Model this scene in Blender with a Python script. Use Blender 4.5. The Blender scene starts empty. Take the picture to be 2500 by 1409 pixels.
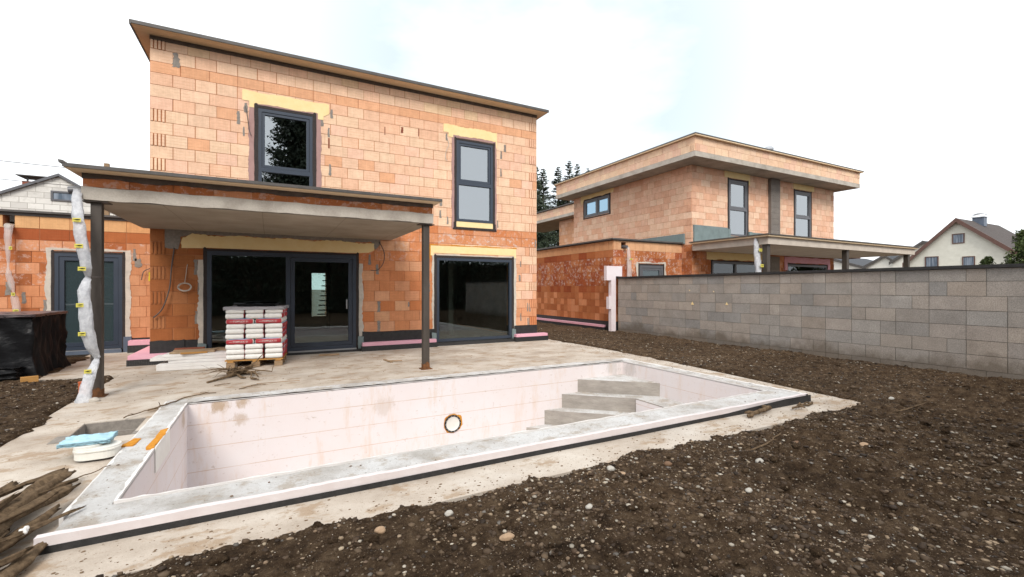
import bpy, bmesh, math, random
import numpy as np
from mathutils import Vector, Matrix, noise as mnoise
R = math.radians
rng = random.Random(7)
S = bpy.context.scene
COL = S.collection

# ------------------------------------------------------------------ camera, sky, sun, exposure
cam = bpy.data.cameras.new('camera'); camo = bpy.data.objects.new('camera', cam); COL.objects.link(camo)
camo.location = (0, 0, 1.5); camo.rotation_euler = (R(90), 0, R(-28))
cam.sensor_width = 36; cam.lens = 16.0; cam.clip_start = 0.05; cam.clip_end = 2000
S.camera = camo

SUN_EL, SUN_AZ = 43, 202          # degrees; azimuth clockwise from +Y, the sun stands behind the photographer
w = bpy.data.worlds.new('World'); S.world = w; w.use_nodes = True
wt = w.node_tree; wt.nodes.clear()
def wn(t): return wt.nodes.new(t)
wo = wn('ShaderNodeOutputWorld'); bg = wn('ShaderNodeBackground'); bg.inputs[1].default_value = 0.1
sky = wn('ShaderNodeTexSky'); sky.sky_type = 'NISHITA'; sky.sun_disc = False
sky.sun_elevation = R(SUN_EL); sky.sun_rotation = R(SUN_AZ); sky.dust_density = 3
tc = wn('ShaderNodeTexCoord'); mp = wn('ShaderNodeMapping'); mp.inputs['Scale'].default_value = (1, 1, 2.2)
nz = wn('ShaderNodeTexNoise'); nz.inputs['Scale'].default_value = 1.6; nz.inputs['Detail'].default_value = 6; nz.inputs['Roughness'].default_value = .55
cr = wn('ShaderNodeValToRGB'); cr.color_ramp.elements[0].position = .42; cr.color_ramp.elements[0].color = (.15, .15, .15, 1)
cr.color_ramp.elements[1].position = .66; cr.color_ramp.elements[1].color = (1, 1, 1, 1)
mx = wn('ShaderNodeMix'); mx.data_type = 'RGBA'; mx.inputs['B'].default_value = (10.4, 10.7, 11.0, 1)
thin = wn('ShaderNodeMix'); thin.data_type = 'RGBA'; thin.inputs['Factor'].default_value = .75; thin.inputs['B'].default_value = (5.2, 6.5, 7.2, 1)
L = wt.links.new
L(tc.outputs['Generated'], mp.inputs['Vector']); L(mp.outputs[0], nz.inputs['Vector']); L(nz.outputs['Fac'], cr.inputs[0])
dp = wn('ShaderNodeVectorMath'); dp.operation = 'DOT_PRODUCT'; dp.inputs[1].default_value = Vector((.50, .855, .42)).normalized()
gr = wn('ShaderNodeValToRGB'); gr.color_ramp.interpolation = 'EASE'; gr.color_ramp.elements[0].position = .80; gr.color_ramp.elements[0].color = (.93, .93, .93, 1); gr.color_ramp.elements[1].position = .995; gr.color_ramp.elements[1].color = (.22, .22, .22, 1)
mxm = wn('ShaderNodeMath'); mxm.operation = 'MAXIMUM'; L(tc.outputs['Generated'], dp.inputs[0]); L(dp.outputs['Value'], gr.inputs[0]); sm = wn('ShaderNodeMath'); sm.operation = 'MULTIPLY'; sm.inputs[1].default_value = .72; L(cr.outputs[0], sm.inputs[0]); L(gr.outputs[0], mxm.inputs[0]); L(sm.outputs[0], mxm.inputs[1])
L(mxm.outputs[0], mx.inputs['Factor']); L(sky.outputs[0], thin.inputs['A']); L(thin.outputs['Result'], mx.inputs['A']); L(mx.outputs['Result'], bg.inputs[0]); L(bg.outputs[0], wo.inputs[0])

sun = bpy.data.lights.new('sun', 'SUN'); sun.energy = 2.0; sun.angle = R(22); sun.color = (1, .95, .88)
suno = bpy.data.objects.new('sun', sun); COL.objects.link(suno)
sd = Vector((math.sin(R(SUN_AZ)) * math.cos(R(SUN_EL)), math.cos(R(SUN_AZ)) * math.cos(R(SUN_EL)), math.sin(R(SUN_EL))))
suno.rotation_euler = sd.to_track_quat('Z', 'Y').to_euler(); suno.location = (-5, -12, 14)
S.view_settings.view_transform = 'Standard'; S.view_settings.look = 'None'; S.view_settings.gamma = 1
S.view_settings.exposure = 0.5
S.render.engine = 'CYCLES'
S.cycles.max_bounces = 8; S.cycles.transparent_max_bounces = 12

# ------------------------------------------------------------------ materials
class NT:
    def __init__(s, name, rough=.8, spec=.3):
        s.m = bpy.data.materials.new(name); s.m.use_nodes = True; s.t = s.m.node_tree
        s.p = s.t.nodes['Principled BSDF']; s.p.inputs['Roughness'].default_value = rough
        s.p.inputs['Specular IOR Level'].default_value = spec
        s.c = None
    def n(s, t, **k):
        x = s.t.nodes.new(t)
        for a, b in k.items(): setattr(x, a, b)
        return x
    def l(s, a, b): s.t.links.new(a, b)
    def coord(s, scale=(1, 1, 1)):
        if s.c is None:
            s.c = s.n('ShaderNodeTexCoord')
        m = s.n('ShaderNodeMapping'); m.inputs['Scale'].default_value = scale
        s.l(s.c.outputs['Object'], m.inputs[0]); return m.outputs[0]
    def noise(s, scale, detail=4, rough=.6, stretch=(1, 1, 1)):
        x = s.n('ShaderNodeTexNoise'); x.inputs['Scale'].default_value = scale; x.inputs['Detail'].default_value = detail
        x.inputs['Roughness'].default_value = rough; s.l(s.coord(stretch), x.inputs['Vector']); return x.outputs['Fac']
    def ramp(s, fac, stops):
        x = s.n('ShaderNodeValToRGB'); e = x.color_ramp.elements
        while len(e) < len(stops): e.new(.5)
        for el, (p, c) in zip(e, stops):
            el.position = p; el.color = tuple(c) + (1,) if not isinstance(c, (int, float)) else (c, c, c, 1)
        s.l(fac, x.inputs[0]); return x.outputs[0]
    def mix(s, fac, a, b, mode='MIX'):
        x = s.n('ShaderNodeMix', data_type='RGBA', blend_type=mode)
        for i, v in (('Factor', fac), ('A', a), ('B', b)):
            if hasattr(v, 'links') or hasattr(v, 'node'): s.l(v, x.inputs[i])
            elif isinstance(v, (int, float)): x.inputs[i].default_value = v
            else: x.inputs[i].default_value = tuple(v) + (1,)
        return x.outputs['Result']
    def attr(s):
        x = s.n('ShaderNodeAttribute', attribute_name='Col'); return x
    def math(s, op, a, b=None):
        x = s.n('ShaderNodeMath', operation=op)
        for i, v in enumerate((a, b)):
            if v is None: continue
            if isinstance(v, (int, float)): x.inputs[i].default_value = v
            else: s.l(v, x.inputs[i])
        return x.outputs[0]
    def base(s, c):
        if isinstance(c, (tuple, list)): s.p.inputs['Base Color'].default_value = tuple(c) + (1,)
        else: s.l(c, s.p.inputs['Base Color'])
    def bump(s, h, strength=.4, dist=.01):
        b = s.n('ShaderNodeBump'); b.inputs['Strength'].default_value = strength; b.inputs['Distance'].default_value = dist
        s.l(h, b.inputs['Height']); s.l(b.outputs[0], s.p.inputs['Normal'])

MATS = {}
def simple(name, c1, c2=None, rough=.8, spec=.3, scale=8, bump=.2, bd=.004, stretch=(1, 1, 1), metal=0, col=False, detail=5):
    t = NT(name, rough, spec)
    c2 = c2 or tuple(x * .75 for x in c1)
    f = t.noise(scale, detail, .65, stretch)
    f2 = t.ramp(f, [(.3, c2), (.7, c1)])
    if col:
        f2 = t.mix(1.0, f2, t.attr().outputs['Color'], 'MULTIPLY')
    t.base(f2)
    if bump: t.bump(t.noise(scale * 6, 4, .7, stretch), bump, bd)
    t.p.inputs['Metallic'].default_value = metal
    MATS[name] = t.m; return t

# hollow clay brick: colour per brick in the attribute, scored lines, blotches, lime bloom where alpha is set
t = NT('clay_brick', .9, .15)
a = t.attr()
f = t.noise(5, 5, .6); c = t.mix(1.0, a.outputs['Color'], t.ramp(f, [(.25, (.88, .84, .80)), (.75, (1.08, 1.08, 1.06))]), 'MULTIPLY')
f = t.noise(60, 3, .6, (.3, .3, 2)); c = t.mix(1.0, c, t.ramp(f, [(.3, .9), (.7, 1.07)]), 'MULTIPLY')
sep = t.n('ShaderNodeSeparateXYZ'); t.l(t.coord(), sep.inputs[0])
zz = t.math('ADD', sep.outputs['Z'], t.math('MULTIPLY', t.noise(1.5, 2), .012))
fr = t.math('FRACT', t.math('MULTIPLY', zz, 1 / .0625)); ln = t.math('LESS_THAN', fr, .09)
ln = t.math('MULTIPLY', ln, t.ramp(t.noise(2.2, 3), [(.42, 0), (.62, .45)]))
c = t.mix(ln, c, (.42, .17, .07))
vt = t.noise(120, 2, .5, (1, 1, .02)); c = t.mix(1.0, c, t.ramp(vt, [(.35, .94), (.65, 1.05)]), 'MULTIPLY')
bl = t.ramp(t.noise(9, 6, .75), [(.52, 0), (.60, 1)]); bl = t.math('MULTIPLY', bl, t.math('SUBTRACT', 1.0, a.outputs['Alpha']))
c = t.mix(bl, c, (.62, .52, .47))
t.base(c); t.bump(t.math('ADD', t.math('MULTIPLY', ln, -1.5), t.noise(50, 4, .7)), .35, .004); MATS['clay_brick'] = t.m
# concrete block wall
t = NT('concrete_block', .95, .1); a = t.attr()
c = t.mix(1.0, a.outputs['Color'], t.ramp(t.noise(3, 6, .65), [(.25, .8), (.75, 1.12)]), 'MULTIPLY')
c = t.mix(1.0, c, t.ramp(t.noise(70, 4, .85), [(.3, .62), (.7, 1.25)]), 'MULTIPLY')
sep = t.n('ShaderNodeSeparateXYZ'); t.l(t.coord(), sep.inputs[0])
dz = t.math('ADD', sep.outputs['Z'], t.math('MULTIPLY', t.noise(1.6, 6, .7), -.9))
d = t.ramp(t.math('ADD', dz, .32), [(.0, 1), (.22, 0)]); c = t.mix(t.math('MULTIPLY', d, .65), c, (.11, .085, .06))
t.base(c); t.bump(t.noise(70, 5, .85), .9, .008); MATS['concrete_block'] = t.m
# concretes
t = NT('concrete', .9, .15)
c = t.ramp(t.noise(2.2, 8, .65), [(.3, (.31, .275, .235)), (.5, (.43, .39, .34)), (.7, (.52, .48, .425))])
c = t.mix(1.0, c, t.ramp(t.noise(70, 4, .75), [(.25, .82), (.75, 1.1)]), 'MULTIPLY')
t.base(c); t.bump(t.noise(40, 5, .75), .4, .004); MATS['concrete'] = t.m
t = NT('soffit_concrete', .85, .15)
sep = t.n('ShaderNodeSeparateXYZ'); t.l(t.coord(), sep.inputs[0])
xx = t.math('ADD', sep.outputs['X'], t.math('MULTIPLY', t.noise(.8, 2), .03))
ln = t.math('LESS_THAN', t.math('FRACT', t.math('MULTIPLY', xx, .8)), .012)
c = t.ramp(t.noise(1.6, 7, .6), [(.3, (.30, .255, .20)), (.7, (.42, .365, .295))])
c = t.mix(t.math('MULTIPLY', ln, .35), c, (.12, .10, .08)); t.base(c)
t.bump(t.noise(30, 5, .7), .15, .003); MATS['soffit_concrete'] = t.m
t = NT('patio_concrete', .88, .2)
c = t.ramp(t.noise(1.3, 8, .62), [(.34, (.34, .28, .225)), (.5, (.46, .395, .33)), (.66, (.55, .495, .43))])
st = t.ramp(t.noise(2.6, 9, .72, (1, 1.5, 1)), [(.525, 0), (.60, .7)]); c = t.mix(st, c, (.30, .205, .125))
st = t.ramp(t.noise(.9, 6, .62), [(.55, 0), (.75, .35)]); c = t.mix(st, c, (.62, .60, .57))
st = t.ramp(t.noise(30, 4, .8, (1, 1.6, 1)), [(.615, 0), (.66, .8)]); c = t.mix(st, c, (.16, .105, .06))
c = t.mix(1.0, c, t.ramp(t.noise(110, 4, .8), [(.25, .82), (.75, 1.12)]), 'MULTIPLY')
t.base(c); t.bump(t.noise(45, 6, .8), .5, .006); MATS['patio_concrete'] = t.m
t = NT('rim_concrete', .9, .2)
c = t.ramp(t.noise(2.4, 8, .65), [(.36, (.42, .395, .365)), (.48, (.55, .53, .51)), (.60, (.63, .625, .615))])
st = t.ramp(t.noise(3.4, 8, .75), [(.52, 0), (.60, .6)]); c = t.mix(st, c, (.36, .29, .22))
st = t.ramp(t.noise(30, 4, .8), [(.60, 0), (.66, .8)]); c = t.mix(st, c, (.17, .135, .10))
c = t.mix(1.0, c, t.ramp(t.noise(120, 4, .8), [(.25, .8), (.75, 1.1)]), 'MULTIPLY')
t.base(c); t.bump(t.noise(24, 8, .85), 1.0, .016); MATS['rim_concrete'] = t.m
# pool polystyrene: pinkish white with course joints, ochre streaks
t = NT('pool_polystyrene', .7, .25)
sep = t.n('ShaderNodeSeparateXYZ'); t.l(t.coord(), sep.inputs[0])
fr = t.math('FRACT', t.math('MULTIPLY', t.math('ADD', sep.outputs['Z'], .347 + 3.1), 1 / .31))
ln = t.math('LESS_THAN', fr, .026)
c = t.ramp(t.noise(1.1, 5, .6), [(.3, (.675, .605, .59)), (.7, (.69, .65, .65))])
st = t.ramp(t.noise(1.8, 8, .75, (2.4, 2.4, .5)), [(.53, 0), (.66, .42)]); c = t.mix(st, c, (.60, .43, .30))
st = t.ramp(t.noise(12, 6, .8, (1, 1, 1.6)), [(.615, 0), (.66, .55)]); c = t.mix(st, c, (.38, .27, .2))
for (sx, sy, sz, sr, am) in ((-3.32, 1.53, 1.44, .13, .75), (-3.0, 1.53, 1.47, .11, .7), (-3.05, 1.53, 1.22, .09, .5), (-3.64, 1.2, 1.36, .14, .6), (-1.1, 1.53, 1.16, .16, .25), (3.5, 1.53, 1.42, .22, .4), (3.72, 1.3, 1.40, .2, .4)):
    vm = t.n('ShaderNodeVectorMath', operation='DISTANCE'); t.l(t.c.outputs['Object'], vm.inputs[0]); vm.inputs[1].default_value = (sx, sy, sz)
    dd_ = t.math('SUBTRACT', 1.0, t.math('DIVIDE', vm.outputs['Value'], sr * 1.5)); dd_ = t.math('ADD', dd_, t.math('MULTIPLY', t.math('SUBTRACT', t.noise(7, 6, .75, (1, 1, .5)), .5), 2.4))
    c = t.mix(t.math('MULTIPLY', t.ramp(dd_, [(.35, 0), (.75, 1)]), am), c, (.36, .24, .13) if sx < 0 else (.36, .33, .30))
jn = t.ramp(t.noise(2.0, 4, .7), [(.35, .25), (.7, 1)])
c = t.mix(t.math('MULTIPLY', ln, jn), c, (.48, .30, .19))
c = t.mix(1.0, c, t.ramp(t.noise(260, 2, .7), [(.2, .95), (.8, 1.03)]), 'MULTIPLY')
t.base(c); t.bump(t.math('ADD', t.math('MULTIPLY', ln, -3), t.noise(12, 4, .7)), .25, .004); MATS['pool_polystyrene'] = t.m
# soil
t = NT('soil', .95, .1)
c = t.ramp(t.noise(8, 10, .82), [(.36, (.024, .014, .0075)), (.5, (.080, .050, .029)), (.64, (.165, .112, .068))])
c = t.mix(1.0, c, t.ramp(t.noise(.7, 4, .6), [(.3, .75), (.7, 1.25)]), 'MULTIPLY')
v = t.n('ShaderNodeTexVoronoi'); v.inputs['Scale'].default_value = 42; t.l(t.coord(), v.inputs['Vector'])
vc = t.n('ShaderNodeSeparateColor'); t.l(v.outputs['Color'], vc.inputs[0])
m_ = t.math('MULTIPLY', t.math('GREATER_THAN', vc.outputs[0], .86), t.math('LESS_THAN', v.outputs['Distance'], .30))
c = t.mix(t.math('MULTIPLY', m_, .85), c, t.ramp(vc.outputs[1], [(0, (.15, .10, .06)), (1, (.38, .30, .21))]))
v2 = t.n('ShaderNodeTexVoronoi'); v2.inputs['Scale'].default_value = 100; t.l(t.coord(), v2.inputs['Vector'])
vc2 = t.n('ShaderNodeSeparateColor'); t.l(v2.outputs['Color'], vc2.inputs[0])
m2 = t.math('MULTIPLY', t.math('GREATER_THAN', vc2.outputs[0], .88), t.math('LESS_THAN', v2.outputs['Distance'], .32))
c = t.mix(t.math('MULTIPLY', m2, .6), c, (.26, .19, .12))
t.base(c); t.bump(t.noise(20, 9, .85), 1.0, .06); MATS['soil'] = t.m
# simple ones
t = NT('pebble', .7, .3); a = t.attr()
t.base(t.mix(1.0, a.outputs['Color'], t.ramp(t.noise(60, 4, .7), [(.25, .75), (.75, 1.1)]), 'MULTIPLY')); MATS['pebble'] = t.m
t = NT('paint', .6, .3); a = t.attr(); t.base(t.mix(1.0, a.outputs['Color'], t.ramp(t.noise(10, 4, .6), [(.25, .88), (.75, 1.06)]), 'MULTIPLY')); t.bump(t.noise(60, 3, .6), .15, .002); MATS['paint'] = t.m
simple('anthracite_metal', (.034, .046, .068), (.030, .040, .060), .38, .5, 3, 0)
simple('grey_alu', (.11, .11, .12), (.09, .09, .10), .4, .5, 3, 0)
simple('membrane_tape', (.045, .034, .031), (.025, .02, .019), .75, .3, 25, .6, .006)
simple('mauve_tape', (.40, .25, .23), (.33, .20, .185), .8, .2, 6, .3, .003)
simple('black_membrane', (.032, .030, .030), (.014, .014, .014), .6, .4, 12, .5, .01)
simple('riser_concrete', (.40, .365, .325), (.25, .225, .20), .92, .1, 3, .8, .01, (1, 1, 3), detail=9)
simple('ceiling_grey', (.3, .27, .23))
simple('plaster', (.62, .56, .48), (.46, .42, .37), .95, .1, 7, .5, .005)
simple('grey_mortar', (.30, .27, .24), (.20, .18, .16), .95, .1, 20, .6, .006)
simple('yellow_foam_board', (.85, .68, .38), (.80, .60, .29), .85, .2, 4, .25, .003)
simple('orange_foam', (.66, .30, .04), (.52, .20, .02), .85, .2, 20, .9, .01)
simple('pink_insulation', (.76, .43, .51), (.68, .34, .42), .7, .2, 3, .3, .003)
simple('pale_insulation', (.76, .70, .71), (.72, .62, .65), .8, .2, 5, .3, .003)
simple('edge_board', (.68, .63, .63), (.60, .53, .52), .8, .2, 4, .5, .006, detail=8)
simple('pale_concrete', (.58, .51, .44), (.44, .385, .33), .9, .15, 3, .5, .006, detail=8)
simple('teal_insulation', (.20, .25, .25), (.15, .19, .19), .8, .2, 4, .3, .003)
simple('roof_sheet', (.10, .09, .085), (.06, .055, .05), .5, .4, 6, .2)
simple('soffit_board', (.80, .63, .43), (.72, .55, .36), .8, .2, 3, .25, .003, (.3, 6, 1))
simple('grey_band', (.13, .105, .09), (.08, .065, .055), .9, .1, 8, .5, .006)
simple('steel_post', (.075, .062, .052), (.045, .035, .028), .6, .4, 7, .2, .002, (1, 1, .25))
simple('rust', (.20, .085, .035), (.09, .05, .03), .9, .1, 18, .5, .004)
simple('polystyrene_white', (.72, .70, .68), (.62, .59, .56), .8, .2, 4, .35, .003)
simple('pallet_wood', (.50, .27, .09), (.36, .18, .055), .85, .15, 6, .4, .003, (.4, 5, 5))
simple('raw_wood', (.36, .25, .155), (.20, .13, .075), .9, .1, 5, .6, .005, (1, 6, 6))
simple('driftwood', (.24, .165, .10), (.075, .050, .031), .95, .1, 9, 1.0, .012, (3, 3, 1))
simple('bark', (.10, .075, .055), (.05, .036, .026), .95, .1, 9, .8, .02, (3, 3, .5))
simple('plywood', (.42, .30, .19), (.28, .19, .115), .85, .15, 4, .4, .003, (1, 4, 1))
simple('white_plastic', (.74, .73, .68), (.62, .60, .55), .45, .4, 5, .1)
simple('orange_plastic', (.62, .14, .035), (.5, .10, .025), .4, .5, 5, .1)
simple('cable', (.11, .09, .085), (.07, .06, .055), .6, .4, 5, 0)
simple('pale_cable', (.55, .50, .44), (.42, .38, .33), .6, .4, 5, 0)
simple('plastic_cover', (.62, .63, .66), (.45, .45, .47), .3, .6, 6, .5, .01)
simple('render_cream', (.74, .73, .65), (.64, .63, .55), .9, .1, 2.2, .3, .005, (1, 1, 1.5))
simple('render_white', (.78, .76, .70), (.70, .68, .62), .9, .1, 1.5, .2)
simple('house_interior', (.20, .185, .165), (.15, .14, .125), .95, .1, 2, .1)
simple('interior_floor', (.27, .25, .22), (.2, .185, .165), .7, .3, 3, .1)
simple('tread_dark', (.012, .012, .012), (.008, .008, .008), .8, .2, 3, 0)
simple('brown_trim', (.15, .085, .07), (.11, .062, .05), .7, .3, 4, .2)
simple('silver_metal', (.55, .56, .58), (.42, .43, .45), .35, .6, 3, 0, metal=.7)
simple('slate_metal', (.11, .14, .19), (.08, .10, .14), .5, .5, 3, 0)
simple('gravel_white', (.5, .48, .45), None, .9, .1, 20, .3)
simple('red_brick_plain', (.30, .10, .06), (.2, .07, .045), .9, .1, 8, .3)
t = simple('roof_tiles_brown', (.12, .105, .10), (.07, .06, .057), .85, .15, 7, 0, stretch=(.4, 3, 5)); 
t.bump(t.noise(12, 3, .6, (.3, 4, 6)), .8, .05)
t = simple('roof_tiles_dark', (.075, .08, .09), (.045, .048, .055), .8, .2, 7, 0, stretch=(1, 3, 5))
# weathered white block gable
t = NT('painted_block', .9, .1)
bt = t.n('ShaderNodeTexBrick'); t.l(t.coord(), bt.inputs['Vector'])
mpn = t.t.nodes.new('ShaderNodeMapping'); t.l(t.c.outputs['Object'], mpn.inputs[0]); mpn.inputs['Rotation'].default_value = (R(90), 0, 0); t.l(mpn.outputs[0], bt.inputs['Vector'])
bt.inputs['Scale'].default_value = 1; bt.inputs['Brick Width'].default_value = .5; bt.inputs['Row Height'].default_value = .24; bt.inputs['Mortar Size'].default_value = .010
bt.inputs['Color1'].default_value = (.72, .70, .66, 1); bt.inputs['Color2'].default_value = (.56, .54, .51, 1); bt.inputs['Mortar'].default_value = (.38, .36, .33, 1)
c = t.mix(t.ramp(t.noise(1.6, 6, .7), [(.48, 0), (.7, .6)]), bt.outputs['Color'], (.36, .34, .31)); t.base(c); MATS['painted_block'] = t.m
# bubble membrane (studded)
t = NT('studded_membrane', .5, .5)
v = t.n('ShaderNodeTexVoronoi'); v.inputs['Scale'].default_value = 38; v.inputs['Randomness'].default_value = .15; t.l(t.coord(), v.inputs['Vector'])
t.base(t.ramp(v.outputs['Distance'], [(.15, (.07, .06, .06)), (.45, (.018, .018, .018))]))
t.bump(t.ramp(v.outputs['Distance'], [(.1, 1), (.5, 0)]), .9, .012); MATS['studded_membrane'] = t.m
# sack paper
t = NT('sack_paper', .55, .35); a = t.attr()
t.base(t.mix(1.0, a.outputs['Color'], t.ramp(t.noise(9, 4, .6), [(.25, .88), (.75, 1.05)]), 'MULTIPLY')); t.bump(t.noise(14, 5, .65), .5, .012); MATS['sack_paper'] = t.m
# foils
t = NT('black_foil', .36, .12); t.base((.010, .010, .011)); t.bump(t.noise(3, 5, .55, (1, 1, 1.6)), .6, .06); MATS['black_foil'] = t.m
t = NT('grey_film', .25, .5); t.base((.42, .40, .42)); t.bump(t.noise(14, 6, .65), .8, .02); MATS['grey_film'] = t.m
t = NT('clear_film', .28, .5); t.base(t.ramp(t.noise(16, 5, .7), [(.35, (.55, .56, .60)), (.62, (.80, .81, .84))])); t.p.inputs['Alpha'].default_value = .70; t.bump(t.noise(20, 5, .7, (1, 1, .5)), 1.0, .03); MATS['clear_film'] = t.m
t = NT('thin_film', .3, .5); t.base((.72, .66, .64)); t.p.inputs['Alpha'].default_value = .38; t.bump(t.noise(24, 5, .65), .7, .012); MATS['thin_film'] = t.m
t = NT('blue_film', .4, .4); t.base(t.ramp(t.noise(5, 4), [(.3, (.28, .47, .55)), (.7, (.40, .60, .68))])); t.bump(t.noise(9, 5, .6), .5, .015); MATS['blue_film'] = t.m
# glass: see-through pane of coated double glazing
def glass(name, refl, tint, diffuse=None):
    m = bpy.data.materials.new(name); m.use_nodes = True; n = m.node_tree.nodes; l = m.node_tree.links.new; n.clear()
    o = n.new('ShaderNodeOutputMaterial'); g = n.new('ShaderNodeBsdfGlossy'); g.inputs['Roughness'].default_value = .008
    g.inputs['Color'].default_value = (.93, .97, 1, 1)
    tr = n.new('ShaderNodeBsdfTransparent'); tr.inputs[0].default_value = tint + (1,)
    fz = n.new('ShaderNodeFresnel'); fz.inputs[0].default_value = 1.5
    ad = n.new('ShaderNodeMath'); ad.operation = 'MULTIPLY_ADD'; ad.inputs[1].default_value = 1.0; ad.inputs[2].default_value = refl; l(fz.outputs[0], ad.inputs[0])
    nz_ = n.new('ShaderNodeTexNoise'); nz_.inputs['Scale'].default_value = 1.2
    tcx = n.new('ShaderNodeTexCoord'); l(tcx.outputs['Object'], nz_.inputs['Vector'])
    b = n.new('ShaderNodeBump'); b.inputs['Strength'].default_value = .06; b.inputs['Distance'].default_value = .02; l(nz_.outputs['Fac'], b.inputs['Height']); l(b.outputs[0], g.inputs['Normal'])
    x = n.new('ShaderNodeMixShader'); l(ad.outputs[0], x.inputs[0]); l(tr.outputs[0], x.inputs[1]); l(g.outputs[0], x.inputs[2])
    if diffuse:
        dd = n.new('ShaderNodeBsdfDiffuse'); dd.inputs[0].default_value = diffuse + (1,); y = n.new('ShaderNodeMixShader'); y.inputs[0].default_value = .8
        l(tr.outputs[0], y.inputs[1]); l(dd.outputs[0], y.inputs[2]); l(y.outputs[0], x.inputs[1])
    l(x.outputs[0], o.inputs[0]); MATS[name] = m
glass('window_glass', .03, (.80, .86, .84))
glass('coated_glass', .30, (.35, .38, .40))
glass('blind_glass', .03, (.5, .5, .5), (.045, .068, .075))
glass('clear_blue_glass', .45, (.3, .3, .3))
MATS['clear_blue_glass'].node_tree.nodes['Glossy BSDF'].inputs['Color'].default_value = (.55, .80, 1, 1)
t = NT('frosted_pane', .5, .3); t.base((.8, .9, .88)); t.p.inputs['Transmission Weight'].default_value = 0
tl = t.n('ShaderNodeBsdfTranslucent'); tl.inputs[0].default_value = (.85, .95, .93, 1)
trn = t.n('ShaderNodeBsdfTransparent'); trn.inputs[0].default_value = (.85, .95, .93, 1); mxs = t.n('ShaderNodeMixShader'); mxs.inputs[0].default_value = .8
t.l(tl.outputs[0], mxs.inputs[1]); t.l(trn.outputs[0], mxs.inputs[2])
t.l(mxs.outputs[0], [n for n in t.t.nodes if n.type == 'OUTPUT_MATERIAL'][0].inputs[0]); MATS['frosted_pane'] = t.m
def leafmat(name, c1, c2):
    t = NT(name, .7, .2); a = t.attr(); t.base(t.mix(1.0, t.ramp(t.noise(1.4, 3), [(.3, c1), (.7, c2)]), a.outputs['Color'], 'MULTIPLY')); MATS[name] = t.m
leafmat('spruce_needles', (.035, .052, .032), (.075, .095, .058))
leafmat('bush_leaves', (.035, .055, .018), (.095, .125, .04))
leafmat('dark_needles', (.03, .042, .028), (.06, .075, .05))

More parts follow.
